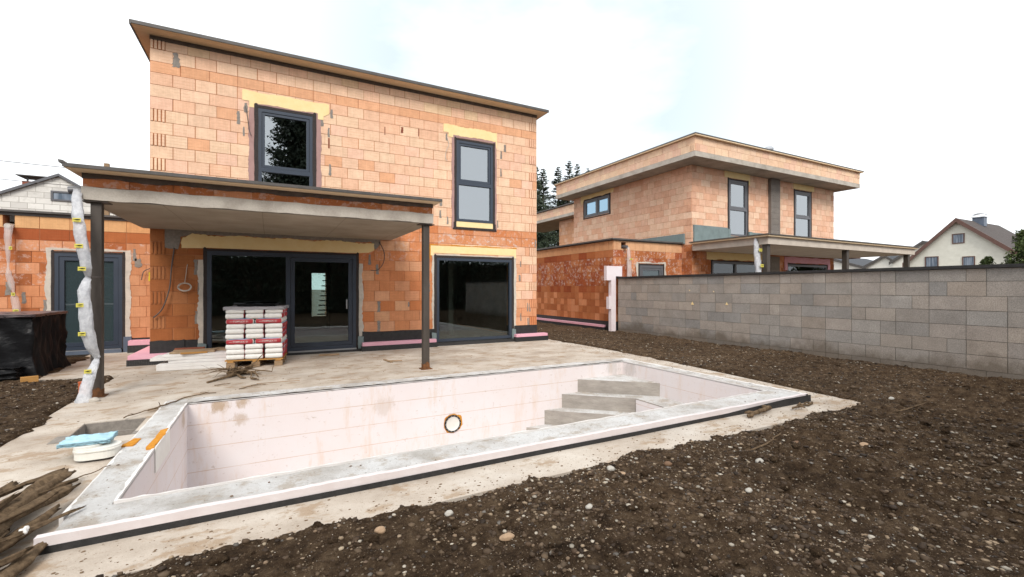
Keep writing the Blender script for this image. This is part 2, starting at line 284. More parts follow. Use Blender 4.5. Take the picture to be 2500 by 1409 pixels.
# ------------------------------------------------------------------ object helpers
def wloc(o):
    v = Vector((0, 0, 0))
    while o is not None: v += o.location; o = o.parent
    return v
def tag(o, label=None, cat=None, group=None, kind=None):
    if label: o['label'] = label
    if cat: o['category'] = cat
    if group: o['group'] = group
    if kind: o['kind'] = kind
    return o
def thing(name, label, cat, loc=(0, 0, 0), rz=0, group=None):
    o = bpy.data.objects.new(name, None); COL.objects.link(o); o.location = loc; o.rotation_euler = (0, 0, rz); o.empty_display_size = .2
    return tag(o, label, cat, group)
class MB:
    def __init__(s): s.v = []; s.f = []; s.c = []; s.mi = []; s.parts = []
    def add(s, vs, fs, col=(1, 1, 1), mi=0):
        b = len(s.v); f0 = len(s.f); s.v += [tuple(x) for x in vs]
        for q in fs: s.f.append([b + i for i in q]); s.c.append(col if len(col) == 4 else tuple(col) + (1,)); s.mi.append(mi)
        s.parts.append((b, len(s.v), f0, len(s.f)))
    def box(s, x0, x1, y0, y1, z0, z1, col=(1, 1, 1), mi=0):
        s.add([(x0, y0, z0), (x1, y0, z0), (x1, y1, z0), (x0, y1, z0), (x0, y0, z1), (x1, y0, z1), (x1, y1, z1), (x0, y1, z1)],
              [(0, 3, 2, 1), (4, 5, 6, 7), (0, 1, 5, 4), (1, 2, 6, 5), (2, 3, 7, 6), (3, 0, 4, 7)], col, mi)
    def prism(s, pts, a, b, axis, col=(1, 1, 1), mi=0):
        """polygon of 2-D points extruded from a to b along axis ('x': pts are (y,z); 'y': (x,z); 'z': (x,y))"""
        def P(p, h): return {'x': (h, p[0], p[1]), 'y': (p[0], h, p[1]), 'z': (p[0], p[1], h)}[axis]
        n = len(pts); vs = [P(p, a) for p in pts] + [P(p, b) for p in pts]
        s.add(vs, [list(range(n))[::-1], list(range(n, 2 * n))] + [(i, (i + 1) % n, n + (i + 1) % n, n + i) for i in range(n)], col, mi)
    def tube(s, pts, rad, n=8, col=(1, 1, 1), mi=0, cap=True):
        pts = [Vector(p) for p in pts]; rings = []
        if not hasattr(rad, '__len__'): rad = [rad] * len(pts)
        for i, p in enumerate(pts):
            d = (pts[min(i + 1, len(pts) - 1)] - pts[max(i - 1, 0)]).normalized()
            u = d.cross(Vector((0, 0, 1)));
            if u.length < .05: u = d.cross(Vector((0, 1, 0)))
            u.normalize(); w_ = u.cross(d).normalized()
            rr = rad[i] if hasattr(rad[i], '__len__') else (rad[i], rad[i])
            rings.append([p + u * math.cos(k * 2 * math.pi / n) * rr[0] + w_ * math.sin(k * 2 * math.pi / n) * rr[1] for k in range(n)])
        vs = [v for r_ in rings for v in r_]; fs = []
        for i in range(len(pts) - 1):
            for k in range(n):
                fs.append((i * n + k, i * n + (k + 1) % n, (i + 1) * n + (k + 1) % n, (i + 1) * n + k))
        if cap: fs += [list(range(n))[::-1], list(range((len(pts) - 1) * n, len(pts) * n))]
        s.add(vs, fs, col, mi)
    def build(s, name, mats, parent=None, smooth=False, world=True, fix=True):
        me = bpy.data.meshes.new(name)
        off = wloc(parent) if (parent is not None and world) else Vector((0, 0, 0))
        me.from_pydata([(x - off.x, y - off.y, z - off.z) for x, y, z in s.v], [], s.f)
        at = me.color_attributes.new('Col', 'FLOAT_COLOR', 'CORNER')
        arr = np.empty((len(me.loops), 4), np.float32); k = 0
        for f_, c_ in zip(s.f, s.c):
            arr[k:k + len(f_)] = c_; k += len(f_)
        at.data.foreach_set('color', arr.ravel())
        if isinstance(mats, str): mats = [mats]
        for m in mats: me.materials.append(MATS[m])
        me.polygons.foreach_set('material_index', s.mi)
        if smooth: me.polygons.foreach_set('use_smooth', [True] * len(s.f))
        if fix:
            bm = bmesh.new(); bm.from_mesh(me); bmesh.ops.recalc_face_normals(bm, faces=bm.faces); bm.to_mesh(me); bm.free()
        me.update(); o = bpy.data.objects.new(name, me); COL.objects.link(o)
        if parent is not None: o.parent = parent
        return o
SPLIT = {'plaster_edge', 'tape_band', 'lintel_board', 'base_insulation', 'base_membrane', 'studded_sheet', 'corner_flashing', 'pale_board', 'teal_board', 'mortar_patch', 'wall_base', 'screw', 'open_joint', 'foam_dab', 'wing_base', 'foam_fill', 'seam'}
_build = MB.build
def build_split(s, name, mats, parent=None, smooth=False, world=True, fix=True):
    if name not in SPLIT or parent is None or len(s.parts) < 2: return _build(s, name, mats, parent, smooth, world, fix)
    for (v0, v1, f0, f1) in s.parts:
        q = MB(); q.v = s.v[v0:v1]; q.f = [[i - v0 for i in f] for f in s.f[f0:f1]]; q.c = s.c[f0:f1]; q.mi = s.mi[f0:f1]; o = _build(q, name, mats, parent, smooth, world, fix)
    return o
MB.build = build_split
class Face:
    """a wall plane: 'Y' faces -Y at y=p (a is x); 'X' faces -X at x=p (a is y). d = outward distance"""
    def __init__(s, ax, p): s.ax = ax; s.p = p
    def box(s, mb, a0, a1, z0, z1, d0, d1, col=(1, 1, 1), mi=0):
        if s.ax == 'Y': mb.box(a0, a1, s.p - d1, s.p - d0, z0, z1, col, mi)
        else: mb.box(s.p - d1, s.p - d0, a0, a1, z0, z1, col, mi)
    def poly(s, mb, pts, d0, d1, col=(1, 1, 1), mi=0):
        mb.prism(pts, s.p - d1, s.p - d0, 'y' if s.ax == 'Y' else 'x', col, mi)
def jag(pts, amp=.012, step=.04, edges=None, seed=0):
    r_ = random.Random(seed); out = []; n = len(pts)
    for i in range(n):
        a, b = pts[i], pts[(i + 1) % n]; out.append(a)
        if edges is not None and i not in edges: continue
        Ln = math.dist(a, b); k = max(1, int(Ln / step)); nx, nz = (b[1] - a[1]) / Ln, -(b[0] - a[0]) / Ln
        ph = r_.random() * 9
        for j in range(1, k):
            t_ = (j + r_.uniform(-.3, .3)) / k; q = amp * (r_.uniform(-1, 1) * .7 + .8 * math.sin(ph + t_ * Ln * 7))
            out.append((a[0] + (b[0] - a[0]) * t_ + nx * q, a[1] + (b[1] - a[1]) * t_ + nz * q))
    return out
def rsub(rects, hole):
    out = []; hx0, hx1, hz0, hz1 = hole
    for (x0, x1, z0, z1) in rects:
        if hx0 >= x1 or hx1 <= x0 or hz0 >= z1 or hz1 <= z0: out.append((x0, x1, z0, z1)); continue
        if z0 < hz0: out.append((x0, x1, z0, hz0))
        if z1 > hz1: out.append((x0, x1, hz1, z1))
        m0, m1 = max(z0, hz0), min(z1, hz1)
        if x0 < hx0: out.append((x0, hx0, m0, m1))
        if x1 > hx1: out.append((hx1, x1, m0, m1))
    return [q for q in out if q[1] - q[0] > .012 and q[3] - q[2] > .012]
PEACH = [(.77, .525, .375), (.765, .51, .365), (.77, .535, .38), (.76, .49, .345), (.755, .47, .325), (.765, .525, .375), (.765, .495, .37), (.775, .55, .39)]
ORANGE = [(.60, .24, .11), (.62, .27, .135), (.57, .215, .095), (.61, .255, .12), (.64, .30, .165), (.56, .205, .085)]
DEEP = [(.42, .145, .055), (.45, .165, .065), (.39, .13, .05), (.47, .18, .075), (.43, .15, .06)]
RED = [(.33, .085, .032), (.36, .10, .038), (.30, .075, .028), (.38, .115, .045)]
RING = [(.71, .39, .235), (.72, .40, .245), (.70, .38, .225)]
def var(c, r_, a=.04):
    k = 1 + r_.uniform(-a, a); h_ = r_.uniform(-a, a) * .22; return (min(1, c[0] * k * (1 + h_)), min(1, c[1] * k), min(1, c[2] * k * (1 - h_)))
def brick_wall(face, a0, a1, rows, holes, colfn, seed, length=.375, thick=.30, joint=.010, groove=(True, True), base_col=(.50, .225, .115), mi=0, d=.010, s0=None):
    """rows: (z0, z1, phase). Real bricks standing 10 mm proud of a solid wall with true openings."""
    r_ = random.Random(seed); mb = MB()
    zlo, zhi = rows[0][0], rows[-1][1]
    solid = [(a0 if s0 is None else s0, a1, zlo, zhi)]
    for h_ in holes: solid = rsub(solid, h_)
    for q in solid: face.box(mb, q[0], q[1], q[2], q[3], -thick, 0, base_col, mi)
    for k, (z0, z1, ph) in enumerate(rows):
        xs = [a0]; x = a0 + (.25 if ph % 2 else length)
        if ph == 9: x = a0 + .5
        st = .5 if ph == 9 else length
        while x < a1 - .06: xs.append(x); x += st
        xs.append(a1)
        if groove[1] and ph != 9 and ph % 2 == 0 and xs[-1] - xs[-2] > .27: xs.insert(-1, a1 - .25)
        elif len(xs) > 2 and xs[-1] - xs[-2] < .09: xs.pop(-2)
        for i in range(len(xs) - 1):
            b0, b1 = xs[i], xs[i + 1]; col = colfn((b0 + b1) / 2, (z0 + z1) / 2, r_)
            grooved = ph != 9 and ((groove[0] and i == 0 and ph % 2 == 1) or (groove[1] and i == len(xs) - 2 and ph % 2 == 0 and b1 - b0 < .3))
            ja = joint * r_.choice([.6, 1, 1, 1.6]); dd = d + r_.uniform(-.003, .003)
            if grooved:
                n = 4; wd = (b1 - b0) / n
                recs = [(b0 + j * wd + .011, b0 + (j + 1) * wd - .011, z0 + joint / 2, z1 - joint / 2) for j in range(n)]
            else: recs = [(b0 + ja / 2, b1 - ja / 2, z0 + joint / 2, z1 - joint / 2)]
            for h_ in holes: recs = rsub(recs, h_)
            for q in recs: face.box(mb, q[0], q[1], q[2], q[3], 0, dd + (.012 if grooved else 0), col, mi)
    return mb
def rowset(z0, z1, h, start=0):
    out = []; z = z0; k = start
    while z < z1 - .04: out.append((z, min(z + h, z1), k)); z += h; k += 1
    return out
def window(parent, face, a0, a1, z0, z1, mat='anthracite_metal', pane='window_glass', transom=None, mullion=None, sash_top=False, fw=.07, label=None, name='window', d=.02, depth=.09, tape=.07, tape_bottom=True, tape_mat='membrane_tape', seed=1, sashes=None):
    """window part: frame mesh with sub-parts sash, pane, sealing_tape. rectangle is the outer frame"""
    mb = MB()
    def ring(mb, b0, b1, y0, y1, wd, d0, d1):
        face.box(mb, b0, b0 + wd, y0, y1, d0, d1); face.box(mb, b1 - wd, b1, y0, y1, d0, d1)
        face.box(mb, b0 + wd, b1 - wd, y0, y0 + wd, d0, d1); face.box(mb, b0 + wd, b1 - wd, y1 - wd, y1, d0, d1)
    ring(mb, a0, a1, z0, z1, fw, d - depth, d)
    cells = [(a0 + fw, a1 - fw, z0 + fw, z1 - fw)]
    if transom is not None:
        face.box(mb, a0 + fw, a1 - fw, transom - .045, transom + .045, d - depth, d); c_ = cells[0]
        cells = [(c_[0], c_[1], c_[2], transom - .045), (c_[0], c_[1], transom + .045, c_[3])]
    if mullion is not None:
        face.box(mb, mullion - .045, mullion + .045, z0 + fw, z1 - fw, d - depth, d)
        cells = [x for c_ in cells for x in ((c_[0], mullion - .045, c_[2], c_[3]), (mullion + .045, c_[1], c_[2], c_[3]))]
    w_ = mb.build(name, mat, parent)
    if label: w_['label'] = label
    for i, c_ in enumerate(cells):
        if sashes and i in sashes:
            sm = MB(); sw = sashes[i]; g = .006
            ring(sm, c_[0] + g, c_[1] - g, c_[2] + g, c_[3] - g, sw, d - depth + .01, d - .014)
            sm.build('sash', mat, w_); c_ = (c_[0] + sw, c_[1] - sw, c_[2] + sw, c_[3] - sw)
        pm = MB(); face.box(pm, c_[0] - .004, c_[1] + .004, c_[2] - .004, c_[3] + .004, d - .062, d - .05); pm.build('pane', pane, w_)
    if tape:
        tm = MB(); T = tape
        face.poly(tm, jag([(a0 - T, z0 - .02), (a0 + .004, z0 - .02), (a0 + .004, z1 + .0), (a0 - T, z1 + .0)], .004, .08, seed=seed), 0, d + .004)
        face.poly(tm, jag([(a1 - .004, z0 - .02), (a1 + T, z0 - .02), (a1 + T, z1 + .0), (a1 - .004, z1 + .0)], .004, .08, seed=seed + 1), 0, d + .004)
        face.poly(tm, jag([(a0 - T, z1 + .001), (a1 + T, z1 + .001), (a1 + T, z1 + T), (a1 + T * .5, z1 + T * 1.35), (a1, z1 + T * .8), (a0, z1 + T * .8), (a0 - T * .5, z1 + T * 1.35), (a0 - T, z1 + T * .9)], .004, .1, edges=[4, 5], seed=seed + 2), 0, d + .006)
        if tape_bottom: face.poly(tm, [(a0 - T - .01, z0 - .07), (a1 + T + .01, z0 - .07), (a1 + T, z0 - .021), (a0 - T, z0 - .021)], 0, d + .006)
        tm.build('sealing_tape', tape_mat, w_)
    return w_
def ragged_surround(parent, face, a0, a1, z0, z1, wl, wr, wt_, mat, d=.014, amp=.022, seed=3, name='plaster_edge'):
    mb = MB()
    face.poly(mb, jag([(a0 - wl, z0), (a0, z0), (a0, z1), (a0 - wl, z1)], amp, .05, edges=[3], seed=seed), 0, d)
    face.poly(mb, jag([(a1, z0), (a1 + wr, z0), (a1 + wr, z1), (a1, z1)], amp, .05, edges=[1], seed=seed + 1), 0, d)
    if wt_: face.poly(mb, jag([(a0 - wl, z1 + .001), (a1 + wr, z1 + .001), (a1 + wr, z1 + wt_), (a0 - wl, z1 + wt_)], amp * .7, .06, edges=[1, 2, 3], seed=seed + 2), 0, d)
    return mb.build(name, mat, parent)
def smears(parent, face, pts, mat='grey_mortar', seed=1, d=.016, name='mortar_patch'):
    r_ = random.Random(seed); mb = MB()
    for (a, z, w_, h_) in pts:
        face.poly(mb, jag([(a - w_ / 2, z - h_ / 2), (a + w_ / 2, z - h_ / 2), (a + w_ / 2 * .7, z + h_ / 2), (a - w_ / 2 * .8, z + h_ / 2)], w_ * .16, .03, seed=r_.randint(0, 9999)), 0, d)
    return mb.build(name, mat, parent)

# ------------------------------------------------------------------ terrain (one sheet to the horizon)
def vnoise(x, y, seed):
    xi = np.floor(x).astype(np.int64); yi = np.floor(y).astype(np.int64); fx = x - xi; fy = y - yi
    fx = fx * fx * (3 - 2 * fx); fy = fy * fy * (3 - 2 * fy)
    def h(a, b):
        n = (a * 374761393 + b * 668265263 + seed * 974634777) & 0x7fffffff
        n = ((n ^ (n >> 13)) * 1274126177) & 0x7fffffff
        return ((n ^ (n >> 16)) & 0xffff) / 65535.0
    return (h(xi, yi) * (1 - fx) + h(xi + 1, yi) * fx) * (1 - fy) + (h(xi, yi + 1) * (1 - fx) + h(xi + 1, yi + 1) * fx) * fy
def fbm(x, y, s, oct_=5, seed=1, g=.55):
    a = 1; t_ = 0; n = 0
    for i in range(oct_): t_ = t_ + a * vnoise(x * s, y * s, seed + i); n += a; a *= g; s *= 2.03
    return t_ / n - .5
PX0, PX1, PY0, PY1 = -2.3, 7.32, 3.25, 9.6     # patio outline in front of the house
def patio_z(x, y):
    return -.090 * np.clip((7.4 - y) / 3.4, 0, 1) - .0
def soil_h(x, y):
    """soil height everywhere; dips beneath the patio, creeps over its edge in places"""
    base = patio_z(x, y) * np.clip((9.5 - x) / 2.0, .0, 1)
    # signed distance outside the concrete (main rectangle, right strip up to the house, left lobe at the wing)
    def rd(x0, x1, y0, y1):
        dx = np.maximum(x0 - x, x - x1); dy = np.maximum(y0 - y, y - y1)
        return np.where((dx > 0) & (dy > 0), np.hypot(dx, dy), np.maximum(dx, dy))
    d = np.minimum(rd(PX0, PX1, PY0, 11.6), rd(-2.3, PX1, 8, 11.6))
    d = np.minimum(d, rd(-6.5, 7.0, 13.0, 30))
    lob = rd(-6.0, -2.2, 9.95, 30) ; lob = np.maximum(lob, -(x + 3.35) * .8 - (y - 10.1) * .05)
    d = np.minimum(d, np.where(lob > -9, lob, lob))
    n = fbm(x, y, 1.1, 5, 11) * .10
    e = d + fbm(x, y, 1.6, 5, 5) * .34 + fbm(x, y, 9, 4, 55) * .12 - .01
    ramp_ = np.clip(e * 1.1, -.40, .035) + np.where(e < 0, -.012, 0)
    fine = fbm(x, y, 6, 6, 21, .66) * .115 * np.clip(.35 + e * 2, 0.1, 1)
    rut = .035 * np.sin((x * .9 + y * .45) * 2 * math.pi / .34 + fbm(x, y, 2, 3, 33) * 6) * np.clip((x - 3.2) / 1.0, 0, 1) * np.clip((3.3 - y) / .6, 0, 1)
    return base + ramp_ + n * np.clip(e + .2, 0, 1) + fine + rut
def axis(segs):
    out = []
    for a, b, st in segs: out += list(np.arange(a, b - 1e-6, st))
    return np.array(out + [segs[-1][1]])
xs = axis([(-600, -60, 60), (-60, -12, 4), (-12, -5, .25), (-5, -1.2, .035), (-1.2, 6.5, .024), (6.5, 11.2, .04), (11.2, 20, .5), (20, 60, 4), (60, 660, 60)])
ys = axis([(-600, -60, 60), (-60, -4, 4), (-4, .8, .3), (.8, 4.4, .022), (4.4, 7, .04), (7, 14, .055), (14, 24, .5), (24, 60, 4), (60, 660, 60)])
GX, GY = np.meshgrid(xs, ys)
near = ((GX > -12) & (GX < 20) & (GY > -6) & (GY < 24)).astype(float)
GZ = soil_h(GX, GY) * near + (1 - near) * (-.05)
nx, ny = len(xs), len(ys)
idx = np.arange(nx * ny).reshape(ny, nx)
quads = np.stack([idx[:-1, :-1], idx[:-1, 1:], idx[1:, 1:], idx[1:, :-1]], -1).reshape(-1, 4)
cx = (GX[:-1, :-1] + GX[1:, 1:]).ravel() / 2; cy = (GY[:-1, :-1] + GY[1:, 1:]).ravel() / 2
keep = ~(((cx > -1.15) & (cx < 6.65) & (cy > 3.80) & (cy < 7.45)) | ((cx > -2.0) & (cx < -1.1) & (cy > 5.9) & (cy < 6.95)) |
         ((cx > -2.0) & (cx < 6.8) & (cy > 11.75) & (cy < 17.2)))
quads = quads[keep]
me = bpy.data.meshes.new('soil'); me.vertices.add(nx * ny); me.vertices.foreach_set('co', np.stack([GX, GY, GZ], -1).astype(np.float32).ravel())
me.loops.add(quads.size); me.loops.foreach_set('vertex_index', quads.astype(np.int32).ravel())
me.polygons.add(len(quads)); me.polygons.foreach_set('loop_start', np.arange(0, quads.size, 4, dtype=np.int32)); me.polygons.foreach_set('loop_total', np.full(len(quads), 4, np.int32))
me.update(calc_edges=True); me.materials.append(MATS['soil']); me.polygons.foreach_set('use_smooth', np.ones(len(quads), bool))
so = bpy.data.objects.new('soil', me); COL.objects.link(so); tag(so, kind='structure')

# ------------------------------------------------------------------ patio
def grid_sheet(name, cells, zf, mat, thick=.35, step=.12):
    mb = MB()
    for (x0, x1, y0, y1) in cells:
        n1 = max(1, round((x1 - x0) / step)); n2 = max(1, round((y1 - y0) / step))
        X = np.linspace(x0, x1, n1 + 1); Y = np.linspace(y0, y1, n2 + 1)
        vs = [(x, y, float(zf(x, y))) for y in Y for x in X]
        fs = [(j * (n1 + 1) + i, j * (n1 + 1) + i + 1, (j + 1) * (n1 + 1) + i + 1, (j + 1) * (n1 + 1) + i) for j in range(n2) for i in range(n1)]
        b = len(vs)
        # skirt
        ring = [i for i in range(n1 + 1)] + [j * (n1 + 1) + n1 for j in range(1, n2 + 1)] + [n2 * (n1 + 1) + i for i in range(n1 - 1, -1, -1)] + [j * (n1 + 1) for j in range(n2 - 1, 0, -1)]
        low = [(vs[i][0], vs[i][1], -thick) for i in ring]; m = len(ring)
        fs += [(ring[k], b + k, b + (k + 1) % m, ring[(k + 1) % m]) for k in range(m)]
        mb.add(vs + low, fs)
    return mb.build(name, mat, smooth=False, fix=False)
RX0, RX1, RY0, RY1 = -1.22, 6.72, 3.72, 7.50    # outside of the pool rim
IX0, IX1, IY0, IY1 = -.95, 6.43, 4.12, 7.23     # inside of the pool
pz = lambda x, y: float(patio_z(np.array(float(x)), np.array(float(y)))) + .003 * math.sin(x * 2.1) * math.sin(y * 1.7)
PITX0, PITX1, PITY0, PITY1 = -1.84, -1.28, 6.10, 6.78
cells = [(-2.3, PITX0, PITY0, PITY1), (PITX1, RX0, PITY0, PITY1), (-2.3, RX0, PY0, PITY0), (-2.3, RX0, PITY1, 7.5),
         (RX0, RX1, PY0, RY0), (RX1, 7.32, PY0, 7.5), (-2.3, 7.32, 7.5, 11.62), (-3.6, -2.3, 10.2, 13.9)]
pat = grid_sheet('patio', cells, pz, 'patio_concrete'); tag(pat, kind='structure')
# rectangular concrete shaft sunk into the patio
pit = thing('concrete_shaft', 'open rectangular concrete shaft sunk in the patio left of the pool', 'shaft', (-1.56, 6.44, -.5))
mb = MB()
mb.box(PITX0 - .10, PITX0 + .008, PITY0, PITY1, -.7, -.030); mb.box(PITX1 - .008, PITX1 + .05, PITY0, PITY1, -.7, -.03)
mb.box(PITX0 + .009, PITX1 - .009, PITY1 - .006, PITY1 + .1, -.7, -.028); mb.box(PITX0 + .009, PITX1 - .009, PITY0 - .1, PITY0 + .008, -.7, -.05)
mb.box(PITX0, PITX1, PITY1 - .04, PITY1 - .008, -.7, -.14)
mb.build('shaft_wall', 'grey_mortar', pit)
mb = MB(); mb.box(PITX0, PITX1, PITY0, PITY1, -.72, -.36); mb.build('shaft_floor', 'patio_concrete', pit)

# ------------------------------------------------------------------ pool
pool = thing('swimming_pool', 'unfinished rectangular pool lined with pale pink polystyrene blocks and corner steps', 'swimming pool', (2.7, 5.7, -1.5))
mb = MB(); D_ = -1.6
EPS = .055
for q in ((RX0 + .07, IX0, IY0, IY1), (IX1, RX1 - .07, IY0, IY1), (RX0 + .07, RX1 - .07, IY1, RY1 - .06), (RX0 + .07, RX1 - .07, RY0 + .06, IY0)):
    mb.box(q[0], q[1], q[2], q[3], D_, -.012)
mb.box(IX0, IX1, IY0, IY1, D_ - .1, D_ + .1)
mb.build('pool_wall', 'pool_polystyrene', pool)
# rough concrete crown of the walls, slightly uneven
def rim_strip(mb, x0, x1, y0, y1, z=.004):
    nx_ = max(1, int((x1 - x0) / .05)); ny_ = max(1, int((y1 - y0) / .05)); X = np.linspace(x0, x1, nx_ + 1); Y = np.linspace(y0, y1, ny_ + 1)
    vs = [(x, y, z + .018 * float(fbm(np.array(x), np.array(y), 8, 5, 3))) for y in Y for x in X]
    fs = [(j * (nx_ + 1) + i, j * (nx_ + 1) + i + 1, (j + 1) * (nx_ + 1) + i + 1, (j + 1) * (nx_ + 1) + i) for j in range(ny_) for i in range(nx_)]
    mb.add(vs, fs)
mb = MB(); e = .045
rim_strip(mb, RX0 + .012, IX0 - .022, IY0 - .022, RY1 + .02); rim_strip(mb, IX1 + .022, RX1 - e, IY0 - .022, RY1 + .02)
rim_strip(mb, IX0 - .022, IX1 + .022, IY1 + .022, RY1 + .02, .007); rim_strip(mb, RX0 + e, RX1 - e, RY0 + e, IY0 - .022)
mb.build('pool_rim', 'rim_concrete', pool, smooth=True, fix=False)
# ragged polystyrene lips on both sides of the crown
def lip(mb, p0, p1, w_, z0, z1, seed):
    r_ = random.Random(seed); (xa, ya), (xb, yb) = p0, p1; Ln = math.hypot(xb - xa, yb - ya); n = int(Ln / .07)
    dx, dy = (xb - xa) / Ln, (yb - ya) / Ln; nx_, ny_ = -dy, dx; top = []
    prev = None; vs = []; fs = []
    for i in range(n + 1):
        s_ = Ln * i / n; ww = w_ * (1 + r_.uniform(-.5, .35)); zz_ = z1 + r_.uniform(-.004, .003)
        x, y = xa + dx * s_, ya + dy * s_
        vs += [(x, y, z0), (x, y, zz_), (x + nx_ * ww, y + ny_ * ww, zz_ - .003), (x + nx_ * ww, y + ny_ * ww, z0)]
        if i:
            b = 4 * (i - 1); fs += [(b + k, b + (k + 1) % 4, b + 4 + (k + 1) % 4, b + 4 + k) for k in range(4)]
    m = len(vs); fs += [(0, 3, 2, 1), (m - 4, m - 3, m - 2, m - 1)]
    mb.add(vs, fs)
mb = MB(); zt = .013
lip(mb, (IX1, IY0), (IX0, IY0), -.024, -.02, zt, 1); lip(mb, (IX1, IY1), (IX0, IY1), .0 - -.024 if False else -.024, -.02, -.004, 2)
lip(mb, (IX0, IY0), (IX0, IY1), .024, -.02, zt, 3); lip(mb, (IX1, IY0), (IX1, IY1), -.024, -.02, zt - .004, 4)
lip(mb, (RX0, RY0 + .3), (RX0, RY1), -.022, -.10, .004, 5); lip(mb, (RX1, RY0), (RX1, RY1), .04, -.10, .008, 6)
mb.build('polystyrene_lip', 'polystyrene_white', pool)
# outer insulation board of the front with broken end, black foil strip under it
mb = MB(); pts = []
for i in range(61):
    x = RX0 - .02 + (RX1 - RX0 + .02) * i / 60; low = -.069 + .012 * np.clip((.5 - x) / 1.5, 0, 1) - .008 * math.sin(x * 1.1) - .005 * math.sin(x * 3.7)
    pts.append((x, low))
top = [(RX1, .012), (RX0 - .02, .012)]
mb.prism(pts + jag([(RX1, .012), (RX0 - .02, .012)], .003, .06, edges=[0], seed=4), RY0, RY0 + .05, 'y')
mb.build('edge_insulation', 'edge_board', pool)
mb = MB(); mb.box(RX0 - .015, RX1 + .002, RY0 + .012, RY0 + .034, -.3, -.04)
vs = [];
for i in range(81):
    x = RX0 - .015 + (RX1 - RX0 + .02) * i / 80; o_ = .004 * math.sin(x * 2.3) + (.0 if x < 5.2 else (x - 5.2) * .02)
    zt_ = -.045 if x < 5.0 else -.045 + min(.05, (x - 5.0) * .045)
    vs += [(x, RY0 - .004 - o_, zt_), (x, RY0 - .012 - o_, -.2)]
mb.add(vs, [(2 * i, 2 * i + 2, 2 * i + 3, 2 * i + 1) for i in range(80)])
mb.build('foil_strip', 'black_membrane', pool, fix=False)
# corner steps
def step(pts, z, h_):
    mb = MB(); r_ = random.Random(int(z * -100)); mb.prism(jag(pts, .004, .12, edges=[0], seed=2), z - h_, z, 'z'); mb.mi[1] = 1; return mb.build('step', ['riser_concrete', 'rim_concrete'], pool)
Y1 = IY1 + .02; X1 = IX1 + .02
step([(5.27, Y1), (X1, 6.19), (X1, Y1)], -.268, .27)
step([(4.90, Y1), (5.92, 6.30), (5.92, IY0), (X1, IY0), (X1, Y1)], -.515, .26)
mb = MB(); mb.box(5.905, 5.915, IY0, 6.28, -1.5, -.535)
mb.build('bench_side', 'pool_polystyrene', pool)
step([(4.51, Y1), (5.94, 5.95), (5.94, Y1)], -.775, .27)
step([(4.12, Y1), (5.94, 5.60), (5.94, Y1)], -1.04, .4)
# round lamp niche in the far wall
mb = MB(); n = 40; cxn, czn = 2.71, -.77
def circ(r_, y): return [(cxn + r_ * math.cos(2 * math.pi * k / n), y, czn + r_ * math.sin(2 * math.pi * k / n)) for k in range(n)]
A, B = circ(.145, IY1 - .022), circ(.118, IY1 - .022); A2 = circ(.145, IY1 + .01); B2 = circ(.118, IY1 + .01)
mb.add(A + B, [(k, (k + 1) % n, n + (k + 1) % n, n + k) for k in range(n)]); mb.add(A + A2, [(k, (k + 1) % n, n + (k + 1) % n, n + k) for k in range(n)])
nic = mb.build('lamp_niche', 'black_membrane', pool, fix=False)
for k in range(14):
    an = 2 * math.pi * k / 14; x, z = cxn + .132 * math.cos(an), czn + .132 * math.sin(an)
    mb2 = MB() if k == 0 else mb2; mb2.tube([(x, IY1 - .02, z), (x, IY1 - .028, z)], .006, 6)
mb2.build('screw', 'silver_metal', nic)
mb = MB(); rings = [circ(.118, IY1 - .021), circ(.108, IY1 - .014), circ(.07, IY1 - .0085), circ(.02, IY1 - .0065)]
mb.add(sum(rings, []) , [(j * n + k, j * n + (k + 1) % n, (j + 1) * n + (k + 1) % n, (j + 1) * n + k) for j in range(3) for k in range(n)] + [[3 * n + k for k in range(n)]])
mb.build('lamp_cover', 'white_plastic', nic, smooth=True, fix=False)
mb = MB()
mb.prism(jag([(cxn - .15, czn - .05), (cxn - .10, czn - .14), (cxn + .02, czn - .16), (cxn + .14, czn - .10), (cxn + .175, czn), (cxn + .15, czn + .12), (cxn + .02, czn + .16), (cxn - .12, czn + .12)], .012, .03, seed=8), IY1 - .004, IY1 - .001, 'y')
mb.build('foam_ring', 'orange_foam', nic)
# skimmer throat board and orange foam on the left rim
mb = MB(); mb.prism(jag([(-1.01, 5.30), (-.951, 5.30), (-.951, 5.98), (-1.01, 5.92)], .010, .05, seed=3), .004, .022, 'z')
mb.prism(jag([(-1.26, 5.53), (-1.15, 5.5), (-1.13, 5.72), (-1.19, 5.75)], .012, .04, seed=6), .0, .014, 'z')
mb.build('foam_fill', 'orange_foam', pool)
mb = MB(); mb.box(-.9485, -.938, 5.30, 5.98, -.22, .018); mb.build('skimmer_board', 'white_plastic', pool)

# ------------------------------------------------------------------ main house
H = thing('brick_house', 'large two storey house of bare orange clay brick with anthracite windows, nearest the camera', 'house', (2.4, 14.4, 0))
FY = Face('Y', 11.43); WX0, WX1 = -2.12, 6.89
WIN1 = (-.23, .87, 3.22, 5.46); WIN2 = (4.39, 5.47, 3.30, 5.47); SL = (-1.17, 1.83, .08, 2.29); FX = (3.84, 6.06, .10, 2.31)
def grow(r_, g=.0): return (r_[0] - g, r_[1] + g, r_[2] - g, r_[3] + g)
holes = [WIN1, (WIN2[0], WIN2[1], 3.15, WIN2[3]), (SL[0], SL[1], -.1, SL[3]), (FX[0], FX[1], -.1, FX[3])]
rows = rowset(.44, 2.94, .25, 0) + [(2.94, 3.14, 9)] + [(3.14 + .2455 * k, 3.14 + .2455 * (k + 1), k) for k in range(11)] + [(5.84, 6.06, 9), (6.06, 6.31, 0), (6.31, 6.56, 1)]
